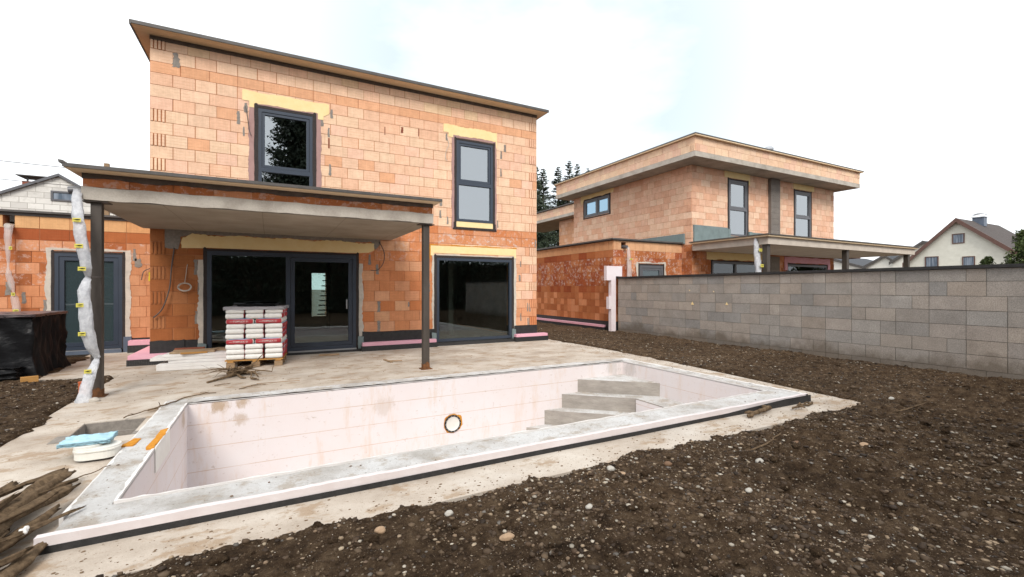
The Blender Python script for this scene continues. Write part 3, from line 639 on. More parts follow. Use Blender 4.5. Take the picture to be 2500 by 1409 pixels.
def houser(x, z, r_):
    al = 1
    if z > 6.06: c = r_.choice([PEACH[0], PEACH[2], PEACH[5], PEACH[2], (.74, .53, .35), PEACH[3]])
    elif z > 5.84: c = r_.choice(RING)
    elif z > 3.14: c = r_.choice(PEACH if r_.random() < .93 else RING)
    elif z > 2.94: c = r_.choice(ORANGE); al = .7 if x > 4 else 1
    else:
        if x < -.9: c = r_.choice([(.36, .135, .05), (.33, .115, .042), (.40, .165, .07), (.37, .14, .055)])  # wet brick, with part of the canopy's shade put into these browner tones
        elif x < 3.9: c = r_.choice(ORANGE) if r_.random() < .75 else r_.choice([(.65, .33, .19), (.66, .35, .20)]); al = .7 if z > 2.2 else 1
        else: c = r_.choice(PEACH + [(.70, .38, .24)] * 3) if z > 1.1 else r_.choice(ORANGE[:2] + ORANGE[3:5] + [(.68, .36, .22)] * 2); al = .2 if z > 2.6 else 1
        if z > 2.6: c = r_.choice(ORANGE); 
    c = var(c, r_); return c + (al,)
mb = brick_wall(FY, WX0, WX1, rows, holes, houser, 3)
# plinth course, side and back walls
mb2 = MB(); sol = [(WX0, WX1, 0, .44)]
for h_ in holes: sol = rsub(sol, h_)
for q in sol: FY.box(mb2, q[0], q[1], q[2], q[3], -.3, .004)
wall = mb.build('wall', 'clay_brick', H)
mb2.build('wall_base', 'black_membrane', H)
mb = MB(); c0 = (.62, .3, .16)
mb.box(WX0, WX0 + .3, 11.73, 17.4, .0, 6.56, c0); mb.box(WX1 - .3, WX1, 11.73, 17.4, 0, 6.56, c0)
BW = [(WX0 + .3, WX1 - .3, 0, 6.56)]; BWH = (1.27, 1.73, .54, 2.04)
for q in rsub(BW, BWH): mb.box(q[0], q[1], 17.1, 17.4, q[2], q[3], c0)
mb.build('side_wall', 'clay_brick', H)
mb = MB(); mb.box(WX0 + .3, WX1 - .3, 11.73, 17.1, 2.75, 2.95); mb.box(WX0 + .302, WX0 + .31, 11.74, 17.1, .1, 6.4)
mb.box(WX1 - .31, WX1 - .302, 11.74, 17.1, .1, 6.4); mb.box(WX0 + .3, WX1 - .3, 11.73, 17.1, 6.3, 6.5)
mb.box(3.05, 3.2, 12.6, 17.1, .06, 2.75); mb.box(4.9, 5.05, 13.4, 13.6, .06, 2.75)
for q in rsub([(WX0 + .3, WX1 - .3, .06, 2.75)], BWH): mb.box(q[0], q[1], 17.085, 17.1, q[2], q[3])
mb.box(WX0 + .32, WX1 - .32, 13.6, 13.7, 2.96, 6.3)
mb.build('inner_wall', 'house_interior', H)
mb = MB(); mb.box(WX0 + .3, WX1 - .3, 11.73, 17.1, -.05, .06); mb.build('inner_floor', 'interior_floor', H)
mb = MB(); mb.box(1.27, 1.73, 17.2, 17.21, .54, 2.04); mb.build('stair_window', 'frosted_pane', H)
mb = MB()
for (x, z) in ((1.63, 1.94), (1.6, 1.77), (1.57, 1.59), (1.56, 1.41), (1.53, 1.25), (1.51, 1.08), (1.48, .92), (1.47, .75), (1.44, .61)):
    mb.box(x, 1.80, 16.99, 17.02, z - .018, z + .018)
mb.box(1.74, 1.85, 16.98, 17.03, .1, 2.6); mb.build('stair_treads', 'tread_dark', H)

# windows
wob = window(H, FY, *WIN1, transom=4.12, sashes={1: .055}, tape=.075, pane='coated_glass', tape_bottom=False, seed=4, label='upstairs window of two panes with mauve tape around it, reflecting trees')
ragged_surround(H, FY, WIN1[0] - .07, WIN1[1] + .07, 3.2, 5.52, .11, .11, .12, 'mauve_tape', .018, .012, 12, 'tape_band')
wob = window(H, FY, *WIN2, transom=4.33, sashes={1: .055}, tape=.06, pane='coated_glass', tape_bottom=False, seed=9, label='upstairs window of two panes above an orange sill board')
mbx = MB(); FY.box(mbx, WIN2[0], WIN2[1], 3.15, 3.298, -.05, .012); mbx.build('sill_board', 'yellow_foam_board', wob)
mbx = MB(); FY.poly(mbx, [(4.29, 3.085), (5.58, 3.085), (5.56, 3.149), (4.31, 3.149)], 0, .03); FY.box(mbx, 4.31, 4.387, 3.149, 3.28, 0, .024); FY.box(mbx, 5.473, 5.55, 3.149, 3.28, 0, .024); mbx.build('lower_tape', 'membrane_tape', wob)
ragged_surround(H, FY, WIN2[0] - .058, WIN2[1] + .058, 3.10, 5.53, .07, .055, .07, 'mauve_tape', .018, .010, 22, 'tape_band')
window(H, FY, *SL, mullion=.36, sashes={1: .085}, tape=.06, fw=.085, seed=14, tape_bottom=False, label='wide sliding glass door under the canopy', name='sliding_door')
window(H, FY, *FX, tape=.07, fw=.07, seed=19, tape_bottom=False, label='large square fixed window at ground level right of the canopy post', name='fixed_window')
mb = MB(); FY.box(mb, 1.60, 1.625, 1.02, 1.24, .0, .03); mb.build('door_handle', 'silver_metal', H)
mb = MB(); FY.box(mb, .36, SL[1], .05, .079, 0, .06); mb.build('door_sill', 'silver_metal', H)
# plaster, lintels
ragged_surround(H, FY, SL[0] - .05, SL[1] + .055, .35, 2.10, .10, .10, 0, 'plaster', .019, .02, 31)
ragged_surround(H, FY, FX[0] - .06, FX[1] + .06, .35, 2.37, .06, .085, .03, 'plaster', .019, .014, 35)
def lintel(face, parent, pts, edges, seed, d=.020, amp=.012):
    mb = MB(); face.poly(mb, jag(pts, amp, .045, edges=edges, seed=seed), 0, d); return mb.build('lintel_board', 'yellow_foam_board', parent)
lintel(FY, H, [(-.30, 5.55), (.98, 5.55), (.98, 5.42), (1.10, 5.42), (1.10, 5.50), (1.22, 5.58), (1.22, 5.80), (-.53, 5.80), (-.53, 5.58), (-.40, 5.58), (-.40, 5.45), (-.30, 5.45)], [6, 0], 2)
lintel(FY, H, [(4.30, 5.59), (5.55, 5.59), (5.57, 5.40), (5.59, 5.40), (5.59, 5.84), (4.03, 5.84), (4.03, 5.63), (4.17, 5.63), (4.17, 5.52), (4.30, 5.52)], [4, 0], 5)
lintel(FY, H, [(-1.60, 2.33), (-1.22, 2.34), (-1.22, 2.352), (1.88, 2.352), (2.12, 2.37), (2.25, 2.43), (2.25, 2.60), (1.3, 2.61), (-1.45, 2.62), (-1.58, 2.55)], [5, 6, 7, 8, 9], 8, amp=.02)
lintel(FY, H, [(3.68, 2.36), (3.76, 2.36), (3.76, 2.43), (6.14, 2.43), (6.14, 2.36), (6.20, 2.36), (6.20, 2.62), (3.68, 2.62)], [], 9)
mb = MB(); FY.poly(mb, jag([(3.62, 2.28), (3.675, 2.28), (3.675, 2.63), (6.22, 2.63), (6.22, 2.655), (3.62, 2.655)], .008, .06, seed=5), 0, .017)
mb.build('foam_line', 'orange_foam', H)
mb = MB(); FY.poly(mb, jag([(-1.88, 2.33), (-1.66, 2.30), (-1.62, 2.56), (-1.40, 2.63), (2.2, 2.62), (2.28, 2.45), (2.4, 2.6), (2.4, 2.70), (-1.88, 2.70)], .012, .06, edges=[0, 1, 2, 3, 4, 5], seed=6), 0, .015)
mb.build('mortar_band', 'grey_mortar', H)
smears(H, FY, [(-1.70, 6.15, .13, .27), (-.60, 5.18, .06, .28), (-.46, 5.42, .07, .2), (1.28, 5.6, .06, .2), (1.22, 5.15, .05, .22), (1.06, 5.36, .08, .16), (1.24, 4.28, .05, .26), (-.5, 4.9, .03, .2),
                (5.85, 5.45, .06, .2), (5.72, 5.25, .05, .22), (5.72, 4.75, .04, .22), (4.12, 5.5, .05, .18), (5.62, 3.3, .04, .2), (4.14, 3.3, .05, .2), (3.95, 3.45, .06, .2), (3.96, 3.75, .06, .16),
                (2.36, 1.05, .09, .27), (2.36, .57, .09, .27), (3.1, 1.1, .04, .12), (3.62, 1.55, .07, .28), (2.14, 2.2, .06, .25), (2.33, 1.97, .07, .24), (6.35, 2.2, .04, .16), (6.32, 1.8, .06, .18), (6.36, .68, .04, .22),
                (6.66, .95, .04, .24), (6.58, .96, .04, .24), (6.6, .55, .05, .2), (6.66, .55, .04, .2), (6.84, 2.82, .05, .22), (-1.35, 1.95, .10, .3), (-1.3, 1.5, .07, .24), (-1.34, .9, .09, .26)], seed=5)
mb = MB(); FY.poly(mb, jag([(2.90, 5.42), (2.97, 5.42), (2.97, 5.56), (2.91, 5.56)], .01, .03, seed=3), .008, .0145); mb.build('brick_hole', 'red_brick_plain', H)
mb = MB()
for (x0, x1, z0, z1) in ((1.20, 1.235, 4.78, 5.02), (2.5, 2.52, 5.3, 5.5), (3.35, 3.37, 5.4, 5.6), (.2 - .6, -.36, 5.5, 5.5)):
    if z1 > z0: FY.box(mb, x0, x1, z0, z1, .008, .0142)
mb.build('open_joint', 'red_brick_plain', H)
# upper eaves roof
mb = MB(); mb.box(-2.36, 7.08, 11.09, 17.7, 6.565, 6.60); mb.build('roof_soffit', 'soffit_board', H)
mb = MB(); mb.box(-2.375, 7.095, 11.075, 17.72, 6.602, 6.64); mb.box(-2.375, -2.345, 11.075, 17.72, 6.555, 6.60); mb.box(-2.345, 7.095, 11.07, 11.10, 6.572, 6.601); mb.build('roof', 'roof_sheet', H)
mb = MB(); FY.box(mb, WX0 - .003, WX1 + .003, 6.485, 6.563, 0, .026); mb.build('roof_seal_band', 'grey_band', H)
# plinth insulation
mb = MB()
mb.box(1.95, 3.78, 11.24, 11.424, .12, .20); mb.box(6.11, 7.14, 11.22, 11.424, .13, .205)
mb.box(-2.42, -1.28, 11.20, 11.424, .12, .20); mb.box(-2.42, -2.13, 11.424, 13.4, .12, .20)
mb.box(-2.92, -2.44, 13.55, 13.79, .17, .28)
mb.build('base_insulation', 'pink_insulation', H)
mb = MB()
mb.box(1.93, 3.80, 11.225, 11.424, -.02, .118); mb.box(6.09, 7.155, 11.205, 11.424, -.02, .128); mb.box(-2.435, -1.28, 11.185, 11.424, -.02, .118)
mb.box(-2.435, -2.13, 11.424, 13.4, -.02, .118); mb.box(-2.93, -2.44, 13.54, 13.79, -.02, .168)
mb.box(SL[0] - .1, 1.93, 11.33, 11.424, -.02, .05); mb.box(3.80, 6.09, 11.33, 11.424, -.02, .085)
mb.build('studded_sheet', 'studded_membrane', H)
mb = MB(); FY.poly(mb, jag([(1.97, .19), (3.80, .19), (3.80, .45), (2.7, .44), (2.68, .40), (2.2, .44), (1.97, .46)], .008, .08, edges=[2, 4, 5], seed=3), 0, .026)
FY.poly(mb, jag([(6.14, .2), (WX1 + .004, .2), (WX1 + .004, .44), (6.14, .44)], .005, .08, edges=[2], seed=4), 0, .026)
FY.poly(mb, jag([(WX0, .2), (-1.55, .2), (-1.55, .46), (WX0, .44)], .01, .06, edges=[2], seed=9), 0, .026)
mb.build('base_membrane', 'black_membrane', H)
mb = MB()
for (x0, x1) in ((1.87, 2.0), (3.70, 3.82), (6.06, 6.17), (-1.32, -1.17)): mb.prism(jag([(x0, .06), (x1, .06), (x1, .34), (x0, .36)], .008, .05, edges=[1, 2, 3], seed=int(x0 * 9)), 11.36, 11.40, 'y')
mb.build('corner_flashing', 'teal_insulation', H)

# canopy with posts
CX0, CX1, CY = -2.25, 2.68, 8.15
mb = MB(); mb.prism(jag([(CX0, 2.71), (CX1, 2.71), (CX1, 2.885), (CX0, 2.885)], .006, .09, edges=[0, 2], seed=5), CY, 11.415, 'y'); slab = mb.build('canopy_slab', 'concrete', H)
mb = MB(); mb.box(CX0 + .03, CX1 - .03, CY + .03, 11.41, 2.698, 2.7085); mb.build('canopy_soffit', 'soffit_concrete', H)
FC = Face('Y', CY + .06)
mb = brick_wall(FC, CX0, CX1, [(2.888, 3.03, 9)], [], lambda x, z, r_: var(r_.choice(DEEP + ORANGE[:3]), r_) + (.6,), 9, thick=.18)
mb.box(CX0, CX0 + .2, CY + .24, 11.4, 2.888, 3.03, (.42, .16, .06)); mb.box(CX1 - .2, CX1, CY + .24, 11.4, 2.888, 3.03, (.42, .16, .06))
mb.build('canopy_brick_course', 'clay_brick', H)
mb = MB(); mb.prism(jag([(CX0 - .004, 3.0), (CX1 + .004, 3.0), (CX1 + .004, 3.072), (CX0 - .004, 3.072)], .010, .08, edges=[0], seed=7), CY + .035, CY + .3, 'y'); mb.box(CX0 - .004, CX0 + .2, CY + .3, 11.4, 3.031, 3.072); mb.box(CX1 - .2, CX1 + .004, CY + .3, 11.4, 3.031, 3.072); mb.build('canopy_seal_band', 'grey_band', H)
mb = MB(); mb.box(-2.36, 2.76, 7.93, 11.40, 3.074, 3.094); mb.build('canopy_board', 'soffit_board', H)
mb = MB(); mb.box(-2.37, 2.77, 7.915, 11.405, 3.096, 3.125); mb.prism([(-2.40, 3.125), (-2.34, 3.125), (-2.36, 3.16), (-2.41, 3.165)], 7.9, 11.0, 'y'); mb.box(-2.37, 2.77, 7.905, 7.93, 3.082, 3.128); mb.build('canopy_roof', 'roof_sheet', H)
for px, lab in ((-2.115, 'square steel canopy post beside the plastic hose'), (2.57, 'square steel canopy post between sliding door and fixed window')):
    mb = MB(); mb.box(px - .058, px + .058, 8.22, 8.336, .012, 2.697)
    p = mb.build('canopy_post', 'steel_post', H); p['label'] = lab
    mb = MB(); mb.box(px - .10, px + .10, 8.17, 8.38, -.005, .012); mb.prism([(px - .061, .012), (px + .061, .012), (px + .061, .10), (px + .02, .14), (px - .061, .09)], 8.215, 8.341, 'y'); mb.build('base_plate', 'rust', p)
    mb = MB(); mb.box(px - .14, px + .14, 8.17, 8.38, 2.685, 2.6975); mb.build('head_plate', 'steel_post', p)
mb = MB(); mb.tube([(-2.24, 8.24, 2.85), (-2.40, 8.24, 2.83)], .05, 14); mb.build('drain_pipe', 'grey_alu', H)
# cables hanging at the facade
def cable(pts, r_, mat, parent, name='cable', n=6):
    P_ = [Vector(p) for p in pts]; out = []
    for i in range(len(P_) - 1):
        a = P_[max(i - 1, 0)]; b = P_[i]; c = P_[i + 1]; d = P_[min(i + 2, len(P_) - 1)]
        for k in range(6):
            t_ = k / 6; out.append(.5 * ((2 * b) + (c - a) * t_ + (2 * a - 5 * b + 4 * c - d) * t_ * t_ + (3 * b - a - 3 * c + d) * t_ ** 3))
    out.append(P_[-1]); mb = MB(); mb.tube(out, r_, n); return mb.build(name, mat, parent, smooth=True)
cable([(-1.72, 11.40, 2.32), (-1.76, 11.36, 1.9), (-1.79, 11.34, 1.5), (-1.9, 11.32, 1.1), (-2.05, 11.36, .92)], .012, 'cable', H)
cable([(-1.50, 11.40, 2.0), (-1.52, 11.38, 1.8), (-1.54, 11.37, 1.62)], .006, 'pale_cable', H)
for k in range(3): cable([(-1.54 + (.10 + .01 * k) * math.cos(a_), 11.37 - .008 * k, 1.53 + (.07 + .008 * k) * math.sin(a_)) for a_ in [i * math.pi / 4 for i in range(9)]], .006, 'pale_cable', H)
cable([(2.37, 11.4, 2.64), (2.47, 11.34, 2.4), (2.46, 11.33, 2.15), (2.33, 11.34, 1.96), (2.16, 11.36, 1.94)], .010, 'cable', H)
cable([(-.47, 11.4, 5.45), (-.43, 11.38, 5.2), (-.40, 11.38, 4.95), (-.36, 11.38, 4.82)], .008, 'cable', H)
cable([(4.12, 11.4, 5.5), (4.16, 11.37, 5.3), (4.09, 11.37, 5.12), (4.07, 11.38, 4.95), (4.12, 11.37, 4.85)], .007, 'pale_cable', H)

# left wing of the house
FW = Face('Y', 13.8)
WD = (-4.26, -3.07, .10, 2.30)
def wingc(x, z, r_):
    if z > 2.82: return var(r_.choice([(.66, .36, .17), (.68, .40, .20)]), r_) + (1,)
    if z > 2.55: return var(r_.choice(RED + DEEP[:1]), r_) + (1,)
    if x > -3.05: return var(r_.choice([(.56, .27, .145), (.58, .29, .16), (.54, .25, .13)]), r_) + (1 if z < 2 else .5,)
    return var(r_.choice(DEEP + ORANGE), r_) + (.55 if 1.5 < z < 2.5 else 1,)
mb = brick_wall(FW, -9.0, WX0 - .02, [(.32 + .25 * k, .57 + .25 * k, k) for k in range(9)] + [(2.57, 2.82, 9), (2.82, 3.10, 9)], [(WD[0], WD[1], 0, WD[3]), (-5.08, -4.89, 2.84, 3.09)], wingc, 12, groove=(False, False))
mb.box(-9, -8.7, 14.1, 18, .3, 3.1, (.4, .15, .05)); mb.build('wing_wall', 'clay_brick', H)
mb = MB()
for q in rsub([(-9.0, WX0 - .02, 0, .318)], (WD[0], WD[1], -.1, 2)): FW.box(mb, *q, -.3, .006)
mb.build('wing_base', 'black_membrane', H)
mb = MB(); mb.box(-9.1, WX0 - .02, 13.70, 18, 3.155, 3.20); FW.box(mb, -9.0, WX0 - .02, 3.09, 3.154, -.3, .03); mb.build('wing_roof', 'roof_sheet', H)
mb = MB(); mb.box(-5.2, WX0 - .3, 14.3, 14.32, 0, 3.0); mb.build('wing_inner_wall', 'house_interior', H)
window(H, FW, *WD, pane='blind_glass', tape=.05, fw=.075, sashes={0: .085}, seed=41, tape_bottom=False, label='glazed door in the single storey wing behind the plastic hose', name='glass_door')
ragged_surround(H, FW, WD[0] - .04, WD[1] + .05, .33, 2.36, .10, .10, .05, 'plaster', .019, .02, 45)
mb = MB(); FW.box(mb, WD[0], WD[1], .0, .075, 0, .10); FW.box(mb, WD[0] + .02, WD[1] - .02, .078, .092, 0, .05, mi=1); FW.box(mb, WD[1] + .02, WD[1] + .17, .0, .36, 0, .05); mb.build('door_threshold', ['slate_metal', 'silver_metal'], H)
smears(H, FW, [(-2.85, 2.3, .08, .28), (-2.78, 2.12, .12, .2), (-4.75, 1.3, .07, .24), (-5.0, 1.5, .1, .3), (-4.4, 1.1, .1, .3)], seed=8)
cable([(-2.55, 13.75, 1.98), (-2.66, 13.7, 1.9), (-2.70, 13.69, 1.7)], .011, 'cable', H)
mb = MB(); FW.poly(mb, jag([(-2.58, 1.68), (-2.46, 1.68), (-2.46, 1.98), (-2.56, 1.9)], .015, .03, seed=3), .02, .024, ); 
MATS['yellow_paint'] = NT('yellow_paint').m; MATS['yellow_paint'].node_tree.nodes['Principled BSDF'].inputs['Base Color'].default_value = (.62, .50, .03, 1)
mb.build('paint_mark', 'yellow_paint', H)
mb = MB(); mb.tube([(-4.95, 13.95, 2.86), (-4.95, 13.62, 2.84)], .055, 12); mb.build('wing_drain_pipe', 'pale_cable', H)

# ------------------------------------------------------------------ neighbouring house
N = thing('brick_house', 'two storey bare brick house with jutting concrete roof slab behind the block wall', 'house', (18.7, 15.8, 0))
NF = Face('Y', 11.85); NS = Face('X', 13.9)
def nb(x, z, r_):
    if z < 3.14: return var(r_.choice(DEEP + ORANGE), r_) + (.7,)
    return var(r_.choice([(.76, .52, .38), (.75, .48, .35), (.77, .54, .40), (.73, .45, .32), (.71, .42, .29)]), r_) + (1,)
nrow = rowset(.14, 3.14, .25, 1) + [(3.14 + .2485 * k, 3.14 + .2485 * (k + 1), k) for k in range(12)]
NW1 = (15.98, 17.12, 3.60, 5.80); NW2 = (20.38, 21.60, 3.60, 5.80); NSL = (15.0, 18.0, .2, 2.55); NPK = (19.82, 22.9, .2, 2.55)
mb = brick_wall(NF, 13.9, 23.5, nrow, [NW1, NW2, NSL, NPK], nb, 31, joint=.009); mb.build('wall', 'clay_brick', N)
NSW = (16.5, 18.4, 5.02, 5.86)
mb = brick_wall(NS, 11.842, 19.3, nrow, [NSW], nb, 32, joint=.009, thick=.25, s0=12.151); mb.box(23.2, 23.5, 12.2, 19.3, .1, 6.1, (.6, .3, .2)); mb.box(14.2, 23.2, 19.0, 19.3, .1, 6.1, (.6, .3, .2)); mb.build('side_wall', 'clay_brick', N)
mb = MB(); mb.box(14.2, 23.15, 12.7, 12.8, .1, 6.1); mb.box(14.6, 14.7, 12.8, 19, .1, 6.1); mb.build('inner_wall', 'house_interior', N)
# roof slab with brick parapet
mb = MB(); mb.box(13.06, 24.0, 10.99, 19.75, 6.125, 6.305); mb.build('roof_slab', 'concrete', N)
def npar(x, z, r_): return var(r_.choice([(.76, .54, .40), (.74, .49, .37), (.77, .56, .40), (.74, .51, .36)]), r_) + (1,)
prow = [(6.308, 6.56, 1), (6.56, 6.82, 0)]
mb = brick_wall(Face('Y', 11.01), 13.08, 24.0, prow, [], npar, 33, joint=.009); mb.build('parapet', 'clay_brick', N)
mb = brick_wall(Face('X', 13.08), 11.002, 19.7, prow, [], npar, 34, joint=.009, s0=11.312); mb.build('parapet', 'clay_brick', N); mb = MB(); mb.box(23.7, 24, 11.35, 19.7, 6.308, 6.82, (.66, .4, .26)); mb.build('parapet', 'clay_brick', N)
mb = MB(); mb.box(12.95, 24.12, 10.88, 19.8, 6.86, 6.90); mb.build('roof', 'roof_sheet', N)
mb = MB(); mb.box(12.96, 24.11, 10.89, 19.79, 6.822, 6.858); mb.build('roof_board', 'soffit_board', N)
mb = MB(); mb.tube([(20.2, 12.9, 6.9), (20.2, 12.9, 7.82)], .12, 14); mb.box(19.75, 20.75, 12.6, 13.2, 7.55, 7.62); mb.tube([(20.2, 12.9, 7.82), (20.2, 12.9, 7.86), (20.2, 12.9, 7.93), (20.2, 12.9, 8.0)], [.16, .2, .2, .13], 14); mb.build('flue', 'silver_metal', N)
# upper windows
for q, sd_ in ((NW1, 51), (NW2, 61)):
    window(N, NF, *q, mat='grey_alu', pane='coated_glass', transom=4.66, sashes={1: .06}, tape=.07, seed=sd_, label='tall two pane window left of the grey pilaster' if sd_ == 51 else 'tall two pane window right of the grey pilaster')
window(N, NS, *NSW, mat='grey_alu', pane='clear_blue_glass', mullion=17.42, sashes={0: .06, 1: .06}, tape=.08, seed=71, label='small horizontal window in the side wall')
mb = MB(); NF.box(mb, 15.72, 17.28, 5.88, 6.12, 0, .03); NF.box(mb, 20.28, 21.85, 5.88, 6.12, 0, .03); NF.box(mb, 17.2, 17.28, 5.7, 5.88, 0, .03)
NS.poly(mb, jag([(16.2, 5.93), (18.3, 5.93), (18.4, 5.93), (18.6, 5.70), (18.68, 5.85), (18.68, 6.12), (16.2, 6.12)], .02, .1, edges=[0, 3], seed=2), 0, .03)
NF.poly(mb, jag([(14.7, 2.62), (18.25, 2.62), (18.25, 2.90), (14.7, 2.90)], .02, .1, edges=[0], seed=5), 0, .03)
mb.build('lintel_board', 'yellow_foam_board', N)
# grey block pilaster, insulation boards
mb = MB()
for k in range(13): NF.box(mb, 18.5, 19.12, .1 + k * .25, .345 + k * .25, 0, .12, var((.24, .215, .19), rng)) if k < 11 else None
mb.build('block_pilaster', 'concrete_block', N); mb = MB()
for k in range(10): NF.box(mb, 18.5, 19.12, 3.72 + k * .24, 3.955 + k * .24, 0, .14, var((.21, .185, .165), rng))
NF.box(mb, 18.44, 19.12, 3.5, 3.715, 0, .16, (.06, .05, .045)); mb.build('block_pilaster', 'concrete_block', N)
mb = MB(); NF.box(mb, 13.95, 15.85, 3.2, 3.88, 0, .08); NF.box(mb, 17.35, 18.42, 3.2, 3.78, 0, .08); NS.box(mb, 12.15, 14.6, 3.2, 3.58, 0, .08); mb.build('teal_board', 'teal_insulation', N)
mb = MB(); NF.box(mb, 15.86, 16.0, 3.2, 3.84, 0, .085); NF.box(mb, 17.16, 17.34, 3.2, 3.80, 0, .085); NF.box(mb, 16.0, 17.16, 3.2, 3.56, 0, .085); mb.build('pale_board', 'silver_metal' if False else 'teal_insulation', N)
# ground floor openings
window(N, NF, *NSL, mat='grey_alu', tape=.06, mullion=16.4, fw=.08, seed=81, label='wide sliding door under the canopy of the neighbouring house', name='sliding_door')
window(N, NF, *NPK, mat='grey_alu', tape=.06, fw=.08, seed=82, label='wide window under a pink lintel board', name='fixed_window')
mb = MB(); NF.poly(mb, jag([(19.62, 2.30), (19.8, 2.30), (19.8, 2.62), (22.95, 2.62), (22.95, 2.3), (23.12, 2.3), (23.12, 2.86), (19.62, 2.88)], .012, .08, seed=4), 0, .05); mb.build('pink_lintel', 'pink_insulation', N)
mb = MB(); mb.box(19.5, 24.5, 11.2, 11.82, 2.91, 2.96); mb.build('porch_board', 'brown_trim', N)
mb = MB(); mb.box(21.0, 24.9, 11.35, 11.45, 2.97, 3.2); mb.build('porch_insulation', 'teal_insulation', N)
# canopy
mb = MB(); mb.box(13.78, 23.6, 8.82, 11.72, 2.90, 3.13); mb.build('canopy_slab', 'pale_concrete', N)
mb = MB(); mb.box(13.62, 23.7, 8.70, 11.74, 3.185, 3.215); mb.build('canopy_roof', 'roof_sheet', N)
mb = MB(); mb.box(13.66, 23.66, 8.74, 11.74, 3.132, 3.183); mb.build('canopy_board', 'soffit_board', N)
for x in (13.93, 18.6, 23.3):
    mb = MB(); mb.box(x - .08, x + .08, 8.9, 9.06, .05, 2.90); mb.build('canopy_post', 'steel_post', N)
mb = MB(); mb.box(13.75, 24.2, 8.4, 11.84, -.2, .1); mb.build('terrace', 'concrete', N)
# low wing towards the camera
NG = Face('Y', 12.3); NGX = Face('X', 10.52)
NWW = (11.72, 12.88, .2, 2.34)
def wr(x, z, r_):
    if z > 2.85: return var((.66, .38, .22), r_) + (1,)
    return var(r_.choice(DEEP + RED[:2] + ORANGE[:2]), r_) + (.45 if z > 1.8 else 1,)
grow_ = [(.35 + .25 * k, .60 + .25 * k, k) for k in range(10)] + [(2.85, 3.17, 1)]
mb = brick_wall(NG, 10.52, 13.88, grow_, [NWW, (10.87, 11.09, 2.90, 3.13)], wr, 35, joint=.009); mb.build('wing_wall', 'clay_brick', N)
def wr2(x, z, r_):
    if z > 2.85: return var((.66, .36, .19), r_) + (1,)
    return var(r_.choice(RED + DEEP if z > 1.3 else DEEP + ORANGE[:2]), r_) + (.35 if 1.5 < z < 2.7 else 1,)
mb = brick_wall(NGX, 12.292, 21.0, grow_, [], wr2, 36, joint=.009, length=.25, groove=(False, False), s0=12.602); mb.build('wing_side_wall', 'clay_brick', N)
mb = MB(); mb.box(10.42, 13.87, 12.2, 21, 3.20, 3.25); mb.box(10.5, 13.87, 12.26, 21, 3.172, 3.198); mb.build('wing_roof', 'roof_sheet', N)
mb = MB(); mb.box(10.51, 10.8, 12.31, 21, 0, .35); mb.box(10.4, 10.50, 12.7, 21, -.1, .13); mb.build('wing_base', 'black_membrane', N)
mb = MB(); mb.box(10.38, 10.51, 12.7, 21, .132, .21); mb.build('wing_base_insulation', 'pink_insulation', N)
window(N, NG, *NWW, mat='grey_alu', pane='blind_glass', tape=.06, fw=.09, sashes={0: .07}, seed=91, label='grey framed door in the low wing, half hidden by the block wall', name='glass_door')
ragged_surround(N, NG, NWW[0] - .05, NWW[1] + .05, .3, 2.41, .10, .10, .05, 'plaster', .019, .03, 95)
mb = MB()
mb.prism([(10.30, 0), (10.50, 0), (10.50, 1.92), (10.78, 1.92), (10.78, 2.27), (10.10, 2.27), (10.10, 1.78), (10.30, 1.78), (10.30, 1.22), (10.20, 1.22), (10.20, .80), (10.30, .80)], 12.14, 12.28, 'y')
mb.build('wing_insulation', 'pale_insulation', N)
mb = MB(); mb.tube([(11.0, 12.5, 2.98), (11.0, 12.14, 2.95)], .06, 12); mb.build('wing_drain_pipe', 'grey_alu', N)
# further part of that house, seen past its rear corner
F2 = Face('X', 17.5)
mb = brick_wall(F2, 19.4, 26.0, rowset(.1, 6.1, .25), [(23.6, 24.0, 0, 6.1)], lambda x, z, r_: var(r_.choice(RING + PEACH[3:5]) if x > 24 else r_.choice(PEACH), r_) + (1,), 37, joint=.009); mb.box(17.9, 18.0, 23.4, 24.2, .1, 6.1, (.35, .12, .05)); mb.build('rear_wall', 'clay_brick', N)
mb = MB(); mb.box(16.8, 20, 19.76, 32, 6.125, 6.305); mb.build('rear_roof_slab', 'concrete', N)
mb = brick_wall(Face('X', 16.82), 19.76, 32, prow, [], npar, 38, joint=.009); mb.build('rear_parapet', 'clay_brick', N)
mb = MB(); mb.box(16.7, 20, 19.82, 32.1, 6.84, 6.9); mb.build('rear_roof', 'roof_sheet', N)

# ------------------------------------------------------------------ block wall
BWL = thing('block_wall', 'grey concrete block garden wall with dark coping on the right', 'wall', (10.7, 5, 0))
FB = Face('X', 10.6)
def bc(x, z, r_):
    c = r_.choice([(.37, .325, .285), (.385, .338, .295), (.365, .32, .283), (.345, .315, .285), (.36, .322, .287), (.375, .325, .28), (.315, .295, .275)])
    return var(c, r_, .09) + (1,)
r_ = random.Random(5); mb = MB()
FB.box(mb, -3, 12.13, -.3, 1.84, -.24, .003, (.20, .18, .155))
z = -.38; k = 0
while z < 1.83:
    z1 = min(z + .25, 1.842); y = -3 + (.25 if k % 2 else 0)
    prevy = -3
    while prevy < 12.12:
        Ln = .5 if r_.random() < .86 else .25
        y1 = min(prevy + (Ln if prevy > -3 or k % 2 else .25), 12.13)
        if y1 - prevy > .04:
            g = r_.uniform(.003, .006); FB.box(mb, prevy + g, y1 - g, z + r_.uniform(.003, .006), z1 - r_.uniform(.003, .006), 0, .010 + r_.uniform(-.003, .004), bc(0, 0, r_))
        prevy = y1
    z = z1; k += 1
mb.build('blockwork', 'concrete_block', BWL)
mb = MB(); mb.box(10.545, 10.89, -3, 12.14, 1.845, 1.90); mb.build('coping', 'black_membrane', BWL)
mb = MB()
